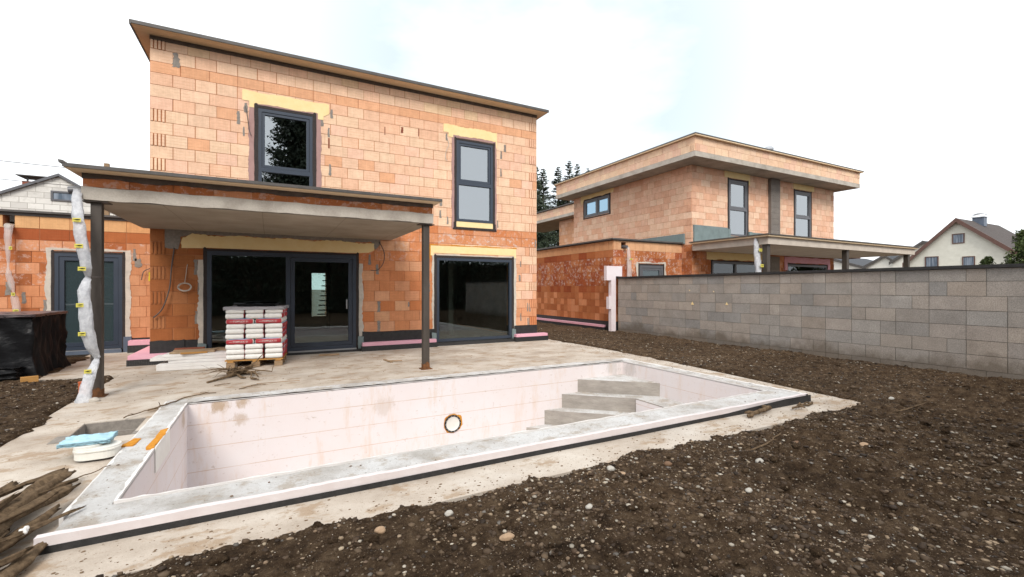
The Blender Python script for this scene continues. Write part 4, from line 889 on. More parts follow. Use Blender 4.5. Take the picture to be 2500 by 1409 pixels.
for (y, z, s_) in ((9.0, 1.08, .05), (7.9, 1.1, .04), (9.1, 1.45, .02), (8.3, 1.42, .02)): FB.poly(mb, [(y - s_, z - s_ * .8), (y + s_, z - s_ * .8), (y + s_ * .1, z + s_)], .012, .018)
mb.build('foam_dab', 'yellow_foam_board', BWL)

# ------------------------------------------------------------------ loose things on the patio
# pallet of sacks: built axis-aligned around the pallet's own corner, then turned
PAL = Vector((-.265, 9.99, 0)); PRZ = R(-7)
pal = thing('pallet', 'wooden pallet under the stacked cement sacks', 'pallet', PAL, PRZ)
mb = MB()
for k in range(7): mb.box(-.49 + 0 * k, .49, .01 + k * .125, .10 + k * .125, .125, .147)
mb.build('deck_boards', 'pallet_wood', pal, world=False)
for y0 in (.02, .35, .70):
    for x in (-.40, .02, .41):
        mb = MB(); mb.box(x - .07, x + .07, y0, y0 + .1, .0, .10); mb.build('block', 'raw_wood', pal, world=False)
mb = MB()
for x in (-.40, .02, .41): mb.box(x - .05, x + .05, .01, .86, .101, .123)
mb.build('stringer', 'pallet_wood', pal, world=False)
def sack_mesh(Ln, Wd, Ht, front_red, seed):
    """cushion: long axis x; long sides red, top pale blue edge, ends white"""
    r_ = random.Random(seed); mb = MB(); nu, nv, nw = 12, 8, 4
    def sup(x, y, z):
        ex = 1 - abs(z) ** 3.2 * .05; fx = x * (1 - .06 * abs(y) ** 4); fy = y * (1 - .05 * abs(x) ** 4)
        n_ = mnoise.noise(Vector((x * 2 + seed, y * 2, z * 2))) * .012
        zz_ = z * (1 - .14 * max(abs(x) ** 8, abs(y) ** 8)) 
        return (fx * ex * Ln / 2 + n_ * .5, fy * ex * Wd / 2 + n_ * .6, zz_ * Ht / 2 + n_ * .35)
    def sheet(f, n1, n2, colf):
        vs = [f(i / n1 * 2 - 1, j / n2 * 2 - 1) for j in range(n2 + 1) for i in range(n1 + 1)]
        for j in range(n2):
            for i in range(n1):
                q = [vs[j * (n1 + 1) + i], vs[j * (n1 + 1) + i + 1], vs[(j + 1) * (n1 + 1) + i + 1], vs[(j + 1) * (n1 + 1) + i]]
                mb.add(q, [(0, 1, 2, 3)], colf((i + .5) / n1 * 2 - 1, (j + .5) / n2 * 2 - 1))
    WH = (.74, .72, .69); RD = (.42, .035, .045); BL = (.38, .58, .78)
    sheet(lambda u, v: sup(u, v, 1), nu, nv, lambda u, v: BL if abs(v) > .1 and abs(u) < .8 else WH)
    sheet(lambda u, v: sup(u, v, -1), nu, nv, lambda u, v: WH)
    for s_ in (1, -1):
        sheet(lambda u, v: sup(u, s_, v), nu, nw, lambda u, v: RD if abs(u) < .93 else WH)
        sheet(lambda u, v: sup(s_, u, v), nv, nw, lambda u, v: WH)
    me_ob = mb.build('sack', 'sack_paper', None, smooth=True)
    bm = bmesh.new(); bm.from_mesh(me_ob.data); bmesh.ops.remove_doubles(bm, verts=bm.verts, dist=.0004); bmesh.ops.recalc_face_normals(bm, faces=bm.faces); bm.to_mesh(me_ob.data); bm.free()
    return me_ob
SL_, SW_, SH_ = .472, .318, .101
protos = [sack_mesh(SL_, SW_, SH_, False, s_) for s_ in (1, 4, 9)]
for p_ in protos: COL.objects.unlink(p_)
fc = bpy.data.curves.new('txt', 'FONT'); fc.body = 'TOPFLEX 51'; fc.size = .048; fc.extrude = .0008; fc.align_x = 'CENTER'; fc.align_y = 'CENTER'
MATS['print_white'] = NT('print_white', .5).m; MATS['print_white'].node_tree.nodes['Principled BSDF'].inputs['Base Color'].default_value = (.8, .72, .70, 1)
MATS['red_print'] = NT('red_print', .5).m; MATS['red_print'].node_tree.nodes['Principled BSDF'].inputs['Base Color'].default_value = (.42, .035, .045, 1)
to = bpy.data.objects.new('txt', fc); COL.objects.link(to); dg = bpy.context.evaluated_depsgraph_get()
tme = bpy.data.meshes.new_from_object(to.evaluated_get(dg)); COL.objects.unlink(to); tme.materials.clear(); tme.materials.append(MATS['print_white'])
ORD = ['bottom', 'second', 'third', 'fourth', 'fifth', 'sixth', 'seventh', 'eighth', 'ninth', 'top']
lay = [0, 0, 0, 1, 0, 0, 0, 1, 0, 0]; rot = Matrix.Rotation(PRZ, 4, 'Z')
def place(src, x, y, z, rz, label, lettering):
    o = bpy.data.objects.new('cement_sack', src.data); COL.objects.link(o)
    p_ = PAL + rot @ Vector((x, y, z)); o.location = p_; o.rotation_euler = (rng.uniform(-.01, .01), rng.uniform(-.012, .012), PRZ + rz + rng.uniform(-.02, .02))
    tag(o, label, 'sack', 'cement sacks stacked on the pallet')
    if lettering:
        t_ = bpy.data.objects.new('lettering', tme); COL.objects.link(t_); t_.parent = o; t_.location = (.02, -SW_ / 2 - .0075, 0); t_.rotation_euler = (R(90), 0, 0)
        mbl = MB(); mbl.prism([(-.18, -.008), (-.15, -.002), (-.12, -.001), (-.10, -.004), (-.11, .002), (-.15, .003)], -.0006, .0006, 'y', (1, 1, 1)); l_ = mbl.build('logo_mark', 'print_white', None); l_.parent = o; l_.location = (0, -SW_ / 2 - .0075, 0)
z = .147 + SH_ / 2 + .002
for li, kind in enumerate(lay):
    if kind == 0:
        for ci, x in enumerate((-.325, 0, .325)):
            place(protos[(li + ci) % 3], x + rng.uniform(-.008, .008), .235 + rng.uniform(-.008, .008), z, R(90), 'white sack end in the %s layer, %s front column of the stack' % (ORD[li], ('left', 'middle', 'right')[ci]), False)
            place(protos[(li + ci + 1) % 3], x + rng.uniform(-.008, .008), .715, z, R(90), 'sack in the %s layer, %s column at the back of the stack' % (ORD[li], ('left', 'middle', 'right')[ci]), False)
    else:
        for ci, x in enumerate((-.243, .243)):
            place(protos[(li + ci) % 3], x, .155, z, 0, 'sack with red lettered side, %s layer, %s one of the pair facing front' % (ORD[li], ('left', 'right')[ci]), True)
            for q in (1, 2): place(protos[(li + ci) % 3], x, .155 + .32 * q, z, 0, 'sack lying crosswise in the %s layer, %s side, %s row' % (ORD[li], ('left', 'right')[ci], ('middle', 'back')[q - 1]), False)
    z += SH_ * .955
topz = z - SH_ / 2
# crumpled film over the top sacks, black foil lying on it
def crumple(name, mat, x0, x1, y0, y1, z0, z1, amp, sc, n=26, seed=0, flare=0.0, an=(1, 1, 2)):
    """rounded box sheet with wrinkles"""
    mb = MB(); m = n; vs = []; fs = []
    def f(u, v):   # u,v in -1..1 over top with skirts: param 1.4 wraps down the sides
        return None
    bm = bmesh.new(); bmesh.ops.create_cube(bm, size=2); bmesh.ops.subdivide_edges(bm, edges=bm.edges[:], cuts=n, use_grid_fill=True)
    for v in bm.verts:
        p_ = v.co.copy(); nn = mnoise.noise(Vector((p_.x * sc * an[0] + seed, p_.y * sc * an[1], p_.z * sc * an[2] + .5 * p_.x))); n2 = mnoise.noise(Vector((p_.x * sc * 2.5 * an[0], p_.y * sc * 2.5 * an[1] + seed, p_.z * sc * 2 * an[2] + p_.x)))
        ridge = (1 - abs(nn)) ** 3
        out = Vector((p_.x if abs(p_.x) > .98 else 0, p_.y if abs(p_.y) > .98 else 0, p_.z if abs(p_.z) > .98 else 0)); out = out.normalized() if out.length else out
        fl = 1 + flare * max(0, -p_.z - .3)
        q = Vector((p_.x * fl * (x1 - x0) / 2 + (x0 + x1) / 2, p_.y * fl * (y1 - y0) / 2 + (y0 + y1) / 2, p_.z * (z1 - z0) / 2 + (z0 + z1) / 2))
        v.co = q + out * ((ridge - .6) * amp + n2 * amp * .7)
    me_ = bpy.data.meshes.new(name); bm.to_mesh(me_); bm.free(); me_.materials.append(MATS[mat])
    for p_ in me_.polygons: p_.use_smooth = True
    o = bpy.data.objects.new(name, me_); COL.objects.link(o); return o
o = crumple('stretch_film', 'grey_film', -.515, .515, -.01, .93, topz - .02, topz + .035, .012, 2.5, 18, 3); o.location = PAL; o.rotation_euler = (0, 0, PRZ); tag(o, 'crumpled grey plastic film covering the top of the sacks', 'plastic film')
o = crumple('black_foil', 'black_foil', -.33, .33, .25, .8, topz + .045, topz + .075, .012, 3, 14, 5); o.location = PAL; o.rotation_euler = (0, 0, PRZ); tag(o, 'black foil lying on top of the wrapped sacks', 'foil')
# white polystyrene boards
def slab(name, mat, c, L_, W_, T_, rz, label, cat, group=None, tilt=(0, 0), jagg=.004, seed=0):
    mb = MB(); mb.prism(jag([(-L_ / 2, -W_ / 2), (L_ / 2, -W_ / 2), (L_ / 2, W_ / 2), (-L_ / 2, W_ / 2)], jagg, .08, seed=seed), 0, T_, 'z')
    o = mb.build(name, mat, None, world=False); o.location = c; o.rotation_euler = (tilt[0], tilt[1], rz)
    bv = o.modifiers.new('b', 'BEVEL'); bv.width = .004; bv.segments = 2; bv.limit_method = 'ANGLE'
    return tag(o, label, cat, group)
g = 'white polystyrene boards in the low stack'
slab('polystyrene_board', 'polystyrene_white', (-1.16, 10.52, .003), 1.25, .62, .055, R(-7), 'lowest white polystyrene board of the stack beside the sacks', 'board', g, seed=1)
slab('polystyrene_board', 'polystyrene_white', (-1.17, 10.53, .060), 1.25, .60, .055, R(-6), 'second white polystyrene board from the ground with rounded left end', 'board', g, seed=2)
slab('polystyrene_board', 'polystyrene_white', (-1.08, 10.62, .117), 1.1, .55, .05, R(-9), 'white polystyrene board in the middle of the stack, set back at its left end', 'board', g, seed=3)
slab('polystyrene_board', 'polystyrene_white', (-1.32, 10.66, .169), 1.2, .55, .05, R(-3), 'white polystyrene board jutting out furthest left', 'board', g, seed=4)
slab('polystyrene_board', 'polystyrene_white', (-1.16, 10.68, .221), 1.15, .50, .045, R(-8), 'topmost white polystyrene board under the two wooden slabs', 'board', g, seed=5)
slab('plywood_piece', 'plywood', (-1.30, 10.72, .268), .72, .40, .035, R(-2), 'larger weathered wooden slab lying on the polystyrene boards', 'wood slab', None, seed=6, jagg=.02)
slab('plywood_piece', 'plywood', (-.86, 10.86, .268), .32, .34, .03, R(-20), 'smaller wooden slab lying on polystyrene next to the sacks', 'wood slab', None, seed=7, jagg=.015)
slab('lumber_offcut', 'pallet_wood', (-1.27, 10.44, .268), .42, .06, .03, R(2), 'thin wooden batten under the edge of the larger slab', 'batten', None, seed=8)
slab('clay_tile', 'red_brick_plain', (-1.42, 11.12, .28), .50, .12, .03, R(0), 'flat reddish strip leaning behind the wooden slabs at the wall', 'tile', None, seed=9)
slab('lumber_offcut', 'raw_wood', (1.17, 10.90, .002), .42, .07, .035, R(-5), 'short wooden offcut lying below the sliding door', 'wood offcut', None, seed=10)
slab('lumber_offcut', 'raw_wood', (2.14, 9.46, .002), .05, .42, .02, R(8), 'longer of two crossed wood strips near the canopy post', 'wood offcut', None, seed=11)
slab('lumber_offcut', 'raw_wood', (2.24, 9.30, .022), .30, .05, .018, R(-18), 'shorter of two crossed wood strips near the canopy post', 'wood offcut', None, seed=12)
slab('lumber_strip', 'raw_wood', (.12, 8.18, .001), .62, .02, .008, R(-3), 'thin long wood strip lying near the pool edge', 'wood strip', None, seed=13)
# twigs and roots
def twig(name, pts, r0, r1, mat, label, cat, group=None, seed=0, wob=.015, n=6):
    r_ = random.Random(seed); P_ = [Vector(p) for p in pts]; out = []
    for i in range(len(P_) - 1):
        for k in range(4):
            q = P_[i].lerp(P_[i + 1], k / 4); out.append(q + Vector((r_.uniform(-wob, wob), r_.uniform(-wob, wob), r_.uniform(-wob, wob) * .3)))
    out.append(P_[-1]); m = len(out); mb = MB(); mb.tube(out, [r0 + (r1 - r0) * i / (m - 1) for i in range(m)], n)
    return mb, out
rc = Vector((-.5, 9.15, .05))
mb = MB(); r_ = random.Random(3)
for k in range(60):
    an = r_.uniform(0, 2 * math.pi); Ln = r_.uniform(.15, .42) * (1.25 if abs(math.cos(an)) > .7 else .75); up = r_.uniform(-.05, .07)
    p = rc + Vector((r_.uniform(-.16, .16), r_.uniform(-.08, .08), r_.uniform(-.03, .09))); pts = [p.copy()]; dv = Vector((math.cos(an), math.sin(an), 0))
    for j in range(6):
        dv = (dv + Vector((r_.uniform(-.5, .5), r_.uniform(-.5, .5), r_.uniform(-.25, .25)))).normalized(); p = p + dv * Ln / 6 + Vector((0, 0, up / 6)); p.z = max(.008, p.z); pts.append(p.copy())
    ra = r_.choice([.006, .008, .011, .018, .024]); mb.tube(pts, [ra * (1 - .8 * i / 6) for i in range(7)], 6)
for pts, ra in (([(-.5, 9.1, .04), (-.65, 8.9, .03), (-.88, 8.62, .015)], .024), ([(-.45, 9.15, .05), (-.15, 9.2, .05), (.03, 9.12, .03), (.05, 9.3, .10)], .012), ([(-.5, 9.05, .05), (-.42, 8.8, .02), (-.36, 8.74, .02)], .022)):
    q = [Vector(p_) for p_ in pts]; mb.tube(q, [ra * (1 - .5 * i / len(q)) for i in range(len(q))], 7)
root = mb.build('root_clump', 'raw_wood', None); root.data.materials[0] = MATS['driftwood']; tag(root, 'tangled clump of dry roots in front of the sack pallet', 'roots')
def one_twig(pts, r0, r1, label, seed, mat='driftwood', cat='twig', branches=3, wob=.012, name='twig'):
    mb, out = twig(name, pts, r0, r1, mat, label, cat, seed=seed, wob=wob); rr = random.Random(seed)
    for k in range(branches):
        b = out[rr.randrange(2, len(out) - 1)]; d_ = Vector((rr.uniform(-1, 1), rr.uniform(-1, 1), .1)).normalized() * rr.uniform(.04, .12); mb.tube([b, b + d_ * .5 + Vector((0, 0, .01)), b + d_], [r1, r1 * .8, r1 * .5], 5)
    return tag(mb.build(name, mat, None, smooth=True), label, cat)
one_twig([(-1.30, 6.95, .02), (-1.18, 7.2, .02), (-1.02, 7.55, .02), (-.82, 7.75, .015), (-.68, 7.72, .012)], .010, .005, 'branching twig lying across the far left pool corner', 1)
one_twig([(-1.50, 6.72, .012), (-1.34, 6.95, .02), (-1.22, 7.02, .02)], .007, .004, 'small dark twig beside the concrete shaft', 2)
one_twig([(-.40, 7.86, .012), (-.2, 8.0, .02), (-.05, 8.02, .012)], .007, .004, 'small forked twig on the patio below the root clump', 3)
one_twig([(-.75, 8.35, .01), (-.55, 8.40, .01)], .006, .005, 'short straight stick left of the forked twig', 4, branches=0)
one_twig([(-.28, 8.62, .02), (-.22, 8.58, .02), (-.16, 8.5, .02)], .018, .010, 'stubby root piece broken off in front of the root clump', 5, branches=1, name='root_piece')
one_twig([(5.15, 3.55, -.06), (5.45, 3.60, -.04), (5.75, 3.66, -.05)], .022, .030, 'thick knotty branch lying against the front of the pool rim', 6, branches=4, wob=.02, name='branch')
one_twig([(6.0, 3.52, -.06), (6.2, 3.55, -.05), (6.42, 3.56, -.07), (6.6, 3.6, -.07)], .012, .016, 'thin brown root lying near the right tip of the patio', 7, branches=5, wob=.02, name='branch')
one_twig([(6.9, 2.75, -.03), (7.6, 2.72, .0)], .010, .006, 'long thin stick lying on soil right of the patio tip', 8, branches=1)
one_twig([(4.0, 2.75, -.03), (4.35, 2.78, -.02), (4.75, 2.9, -.02)], .010, .006, 'long thin stick on the soil in front of the patio edge', 9, branches=1)
# pile of weathered split logs bottom left: each log a thing
def log(p0, p1, ra, flat, label, seed, mat='driftwood'):
    ra *= .85; r_ = random.Random(seed); a = Vector(p0); b = Vector(p1); n = 26; m = 16; d_ = (b - a).normalized(); u = d_.cross(Vector((0, 0, 1))).normalized(); w_ = u.cross(d_); vs = []; fs = []
    ph = [r_.uniform(0, 9) for _ in range(4)]; tw = r_.uniform(-.6, .6)
    for i in range(n + 1):
        t_ = i / n; c = a.lerp(b, t_) + u * .02 * math.sin(ph[0] + t_ * 5) + w_ * .010 * math.sin(ph[1] + t_ * 6)
        endf = min(1, .62 + 4 * min(t_, 1 - t_)); rr = ra * (1 - .22 * t_) * endf * (1 + .12 * math.sin(t_ * 11 + ph[1]))
        for k in range(m):
            an = 2 * math.pi * k / m + tw * t_; rk = rr * (1 + .22 * math.sin(3 * an + ph[2]) + .14 * math.sin(5 * an + ph[3]) + .55 * mnoise.noise(Vector((k * .9, t_ * 7, seed))))
            jut = d_ * r_.uniform(-.07, .07) * (1 if i in (0, n) else 0)
            vs.append(c + u * math.cos(an) * rk + w_ * math.sin(an) * rk * flat + jut)
    for i in range(n):
        for k in range(m): fs.append((i * m + k, i * m + (k + 1) % m, (i + 1) * m + (k + 1) % m, (i + 1) * m + k))
    fs += [list(range(m))[::-1], list(range(n * m, n * m + m))]
    mb = MB(); mb.add(vs, fs); o = mb.build('log', mat, None, smooth=True); return tag(o, label, 'log', 'weathered logs heaped at the bottom left corner')
MATS['driftwood_pale'] = MATS['driftwood'].copy()
log((-1.62, 3.62, .02), (-1.42, 4.86, .03), .085, .8, 'thick splintered log whose broad end points to the shaft', 1)
log((-1.75, 3.8, .0), (-1.72, 4.78, .02), .055, .8, 'shorter log at the left edge with a tapered far end', 2)
log((-1.52, 3.4, .06), (-1.30, 4.48, .06), .06, .55, 'flat split log lying on top of the heap with pointed tip', 3)
log((-1.45, 3.35, .0), (-1.30, 4.15, .0), .05, .8, 'dark log low in the heap next to the rim corner', 4)
log((-1.40, 3.0, -.04), (-1.17, 3.78, -.03), .042, .9, 'reddish brown branch lying lowest in front of the heap', 5)
log((-1.62, 3.45, .10), (-1.52, 4.3, .09), .035, .8, 'slim pale branch on the crest of the heap', 6)
log((-1.85, 3.3, .02), (-1.68, 4.2, .0), .05, .8, 'mossy log at the left image edge', 7)
log((-1.50, 3.1, .0), (-1.42, 3.85, .03), .055, .7, 'gnarled log with greenish bark at the near end', 8)
for i_, (p0, p1, ra_, lb) in enumerate([((-1.75, 3.9, .10), (-1.50, 4.95, .05), .022, 'thin pale stick crossing over the broadest log'), ((-1.66, 3.2, .10), (-1.30, 4.25, .10), .020, 'thin dark stick lying lengthwise on the heap'), ((-1.42, 3.5, .08), (-1.14, 4.05, .02), .018, 'short stick slipping off the heap towards the pool rim'),
        ((-1.9, 4.1, .06), (-1.62, 4.6, .04), .020, 'short crooked stick between the two far logs'), ((-1.55, 3.0, .06), (-1.22, 3.6, .02), .024, 'barkless stick beside the lowest branch'), ((-1.7, 4.3, .02), (-1.38, 4.7, .0), .030, 'stubby log end in the shadow of the broadest log')]):
    log(p0, p1, ra_, .9, lb, 60 + i_)
one_twig([(-1.45, 4.4, .05), (-1.30, 4.75, .03), (-1.18, 4.95, .02)], .005, .003, 'thin dark stem sticking out of the log heap', 31, branches=0)
def blob(name, mat, c, s_, label, cat, seed=0, group=None, amp=.25, sub=3):
    bm = bmesh.new(); bmesh.ops.create_icosphere(bm, subdivisions=sub, radius=1)
    for v in bm.verts: v.co *= 1 + amp * mnoise.noise(v.co * 1.3 + Vector((seed * 7.3, 0, 0)))
    for v in bm.verts: v.co = Vector((v.co.x * s_[0], v.co.y * s_[1], v.co.z * s_[2]))
    me_ = bpy.data.meshes.new(name); bm.to_mesh(me_); bm.free(); me_.materials.append(MATS[mat])
    for p_ in me_.polygons: p_.use_smooth = True
    o = bpy.data.objects.new(name, me_); COL.objects.link(o); o.location = c; return tag(o, label, cat, group)
for nm, c_ in (('stone_white', (.46, .43, .38)), ('stone_grey', (.30, .30, .30)), ('stone_tan', (.40, .27, .17)), ('stone_brown', (.18, .105, .06))):
    simple(nm, c_, tuple(x * .72 for x in c_), .75, .3, 14, .3, .004)
blob('foam_lump', 'polystyrene_white', (-1.30, 3.78, .05), (.022, .022, .02), 'pale crumpled lump lying between the logs', 'lump', 3, amp=.6)
# orange cap, stone, wood block, brick under the foil pack
mb = MB(); mb.tube([(-2.33, 8.55, -.02), (-2.33, 8.55, .04), (-2.33, 8.55, .15), (-2.33, 8.55, .18)], [.058, .058, .058, .066], 18); tag(mb.build('pipe_socket', 'orange_plastic', None, smooth=False), 'orange plastic pipe socket standing in soil behind the hose', 'pipe')
blob('stone', 'concrete', (-2.06, 7.93, .02), (.06, .05, .035), 'flat grey stone weighing down the hose end', 'stone', 1)
slab('wood_block', 'pallet_wood', (-3.40, 10.06, .0), .20, .10, .09, R(20), 'small wooden block lying in front of the black foil pack', 'wood block', None, seed=30)
# black wrapped stack
pk = thing('wrapped_stack', 'bulky stack wrapped in glossy black foil at the left edge', 'wrapped stack', (-4.2, 11.2, 0))
o = crumple('foil_wrap', 'black_foil', -5.3, -3.5, 10.5, 11.85, -.02, 1.03, .06, 1.5, 50, 9, .10, (1.0, 2.2, .55)); o.parent = pk; o.location = -Vector(pk.location)
t = NT('shaded_foil', .6, .04); t.base(t.ramp(t.noise(3, 6, .7, (1, 3, .6)), [(.4, (.010, .010, .011)), (.7, (.030, .029, .029))])); MATS['shaded_foil'] = t.m; o.data.materials.append(t.m)  # matt copy of the foil: shade of the right side put into the material
for p_ in o.data.polygons:
    if p_.center[0] > -3.6 and p_.normal[0] > .2: p_.material_index = 1
o = crumple('foil_skirt', 'black_foil', -5.4, -3.62, 10.22, 10.6, -.04, .22, .06, 1.5, 34, 2, .05); o.parent = pk; o.location = -Vector(pk.location)
simple('brown_sheet', (.16, .12, .125), (.10, .075, .08), .3, .5, 3, .3, .02)
o = crumple('foil_lid', 'brown_sheet', -5.35, -3.47, 10.46, 11.88, 1.02, 1.07, .018, 2.5, 26, 4); o.parent = pk; o.location = -Vector(pk.location)
# plastic hoses tied in sections
def hose(path, label, mat='clear_film', ties=(), marks=(), marksize=.07, flat=.6):
    root = thing('plastic_hose', label, 'plastic hose', path[0][0])
    root.location = path[-1][0]
    pts = []; rad = []
    for i in range(len(path) - 1):
        (a, ra), (b, rb) = path[i], path[i + 1]
        for k in range(5):
            t_ = k / 5; s_ = t_ * t_ * (3 - 2 * t_); pts.append(Vector(a).lerp(Vector(b), t_)); r1 = ra + (rb - ra) * s_; rad.append((r1, r1 * flat))
    pts.append(Vector(path[-1][0])); rad.append((path[-1][1], path[-1][1] * flat))
    # wrinkled tube
    mb = MB(); n = 22; vs = []; fs = []; sd_ = rng.random() * 50
    for i, (p, rr) in enumerate(zip(pts, rad)):
        for k in range(n):
            an = 2 * math.pi * k / n; wv = 1 + .20 * mnoise.noise(Vector((math.cos(an) * 1.6, math.sin(an) * 1.6, i * .55 + sd_))) + .10 * math.sin(k * 3 + i * .6)
            vs.append(p + Vector((math.cos(an) * rr[0] * wv, math.sin(an) * rr[1] * wv, .006 * math.sin(k * 2 + i))))
    for i in range(len(pts) - 1):
        for k in range(n): fs.append((i * n + k, i * n + (k + 1) % n, (i + 1) * n + (k + 1) % n, (i + 1) * n + k))
    mb.add(vs, fs); mb.build('film_tube', mat, root, smooth=True, fix=False)
    for (p, r_) in ties:
        mb = MB(); mb.tube([Vector(p) + Vector((math.cos(a_) * r_, math.sin(a_) * r_ * .9, 0)) for a_ in [i * math.pi / 5 for i in range(11)]], .004, 5); mb.build('tie_wire', 'cable', root)
    for (x, y, z, w_, rot_) in marks:
        mb = MB(); h_ = marksize * .75; mb.box(x - w_ / 2, x + w_ / 2, y, y + .002, z - h_ / 2, z + h_ / 2); o = mb.build('yellow_label', 'yellow_label', root)
        mb = MB(); mb.prism([(x - w_ * .42, z + .004), (x + w_ * .05, z + .012), (x + w_ * .40, z + .010), (x + w_ * .40, z + .002), (x, z - .004)], y - .002, y - .0005, 'y'); mb.prism([(x - w_ * .3, z - .018), (x + w_ * .3, z - .012), (x + w_ * .3, z - .015), (x - w_ * .3, z - .021)], y - .002, y - .0005, 'y'); mb.build('black_print', 'tread_dark', o)
    return root
t = NT('yellow_label', .5, .3); t.base((.62, .55, .10)); MATS['yellow_label'] = t.m
hose([((-2.30, 8.2, 2.84), .045), ((-2.28, 8.1, 2.72), .052), ((-2.25, 8.02, 2.49), .058), ((-2.22, 8.0, 2.26), .062), ((-2.185, 8.0, 2.0), .062), ((-2.16, 8.02, 1.78), .055), ((-2.165, 8.1, 1.655), .030), ((-2.17, 8.05, 1.60), .045), ((-2.18, 8.0, 1.48), .062),
      ((-2.165, 8.0, 1.2), .068), ((-2.15, 8.0, .95), .07), ((-2.12, 8.05, .72), .062), ((-2.08, 8.12, .57), .042), ((-2.08, 8.12, .55), .026), ((-2.09, 8.1, .50), .04), ((-2.12, 8.0, .34), .06), ((-2.15, 7.95, .16), .065), ((-2.17, 7.93, .0), .085)],
     'tall translucent plastic hose hanging from the canopy corner beside the left post', ties=[((-2.12, 8.15, 1.655), .09), ((-2.09, 8.18, .555), .07)],
     marks=[(-2.24, 7.955, 2.40, .085, 0), (-2.22, 7.955, 2.06, .085, 0), (-2.19, 7.955, 1.76, .08, 0), (-2.21, 7.955, 1.28, .075, 0), (-2.19, 7.955, .90, .075, 0), (-2.13, 7.955, .40, .075, 0)])
hose([((-4.92, 13.62, 2.86), .07), ((-4.92, 13.58, 2.6), .055), ((-4.92, 13.58, 2.3), .04), ((-4.925, 13.6, 1.97), .018), ((-4.92, 13.6, 1.8), .05), ((-4.88, 13.6, 1.6), .055), ((-4.84, 13.6, 1.40), .02), ((-4.83, 13.6, 1.3), .06), ((-4.80, 13.6, 1.1), .065), ((-4.79, 13.6, .9), .05)],
     'thin see-through plastic hose hanging at the wall of the left wing', 'thin_film', marks=[(-4.87, 13.54, 2.36, .05, 0), (-4.83, 13.54, 1.38, .06, 0), (-4.79, 13.54, 1.02, .09, 0)], marksize=.09)
hose([((13.74, 9.20, 3.10), .07), ((13.72, 9.17, 2.9), .10), ((13.72, 9.15, 2.6), .12), ((13.72, 9.12, 2.3), .12), ((13.72, 9.1, 2.0), .11), ((13.72, 9.05, 1.0), .1), ((13.72, 9.0, .1), .1)],
     'plastic hose hanging from the canopy of the neighbouring house', marks=[(13.72, 9.03, 2.72, .16, 0), (13.72, 8.98, 2.22, .16, 0)], marksize=.12)
hose([((11.05, 12.13, 2.95), .05), ((11.08, 12.13, 2.6), .08), ((11.09, 12.13, 2.3), .09), ((11.10, 12.13, 1.9), .1), ((11.10, 12.13, 1.0), .1), ((11.10, 12.13, .1), .1)],
     'faint plastic hose hanging on the low orange wing behind the block wall', 'thin_film', marks=[(11.09, 12.03, 2.52, .12, 0)], marksize=.07)
# skimmer box with blue film
sk = thing('skimmer_box', 'round white plastic skimmer box lying beside the left pool rim', 'skimmer', (-1.42, 5.42, 0))
mb = MB(); n = 26
def stad(r_, z, ex=.26): return [( -1.44 + r_ * math.cos(a_) + (ex if math.cos(a_) > 0 else 0), 5.46 + r_ * math.sin(a_), z) for a_ in [2 * math.pi * k / n for k in range(n)]]
prof = [(.125, -.04), (.125, .045), (.135, .047), (.135, .062), (.128, .064), (.128, .08)]
vs = sum([stad(a_ * .9, b_ * .8, .10) for a_, b_ in prof], []); mb.add(vs, [(j * n + k, j * n + (k + 1) % n, (j + 1) * n + (k + 1) % n, (j + 1) * n + k) for j in range(len(prof) - 1) for k in range(n)] + [[(len(prof) - 1) * n + k for k in range(n)]])
mb.build('box_body', 'white_plastic', sk)
mb = MB(); mb.tube([(-1.46, 5.46, .064), (-1.46, 5.46, .085)], .10, 24); mb.build('box_lid', 'white_plastic', sk)
o = crumple('plastic_sheet', 'blue_film', -1.66, -1.30, 5.42, 5.68, .088, .12, .016, 2.2, 20, 6); tag(o, 'light blue plastic film draped over the skimmer box', 'plastic film')

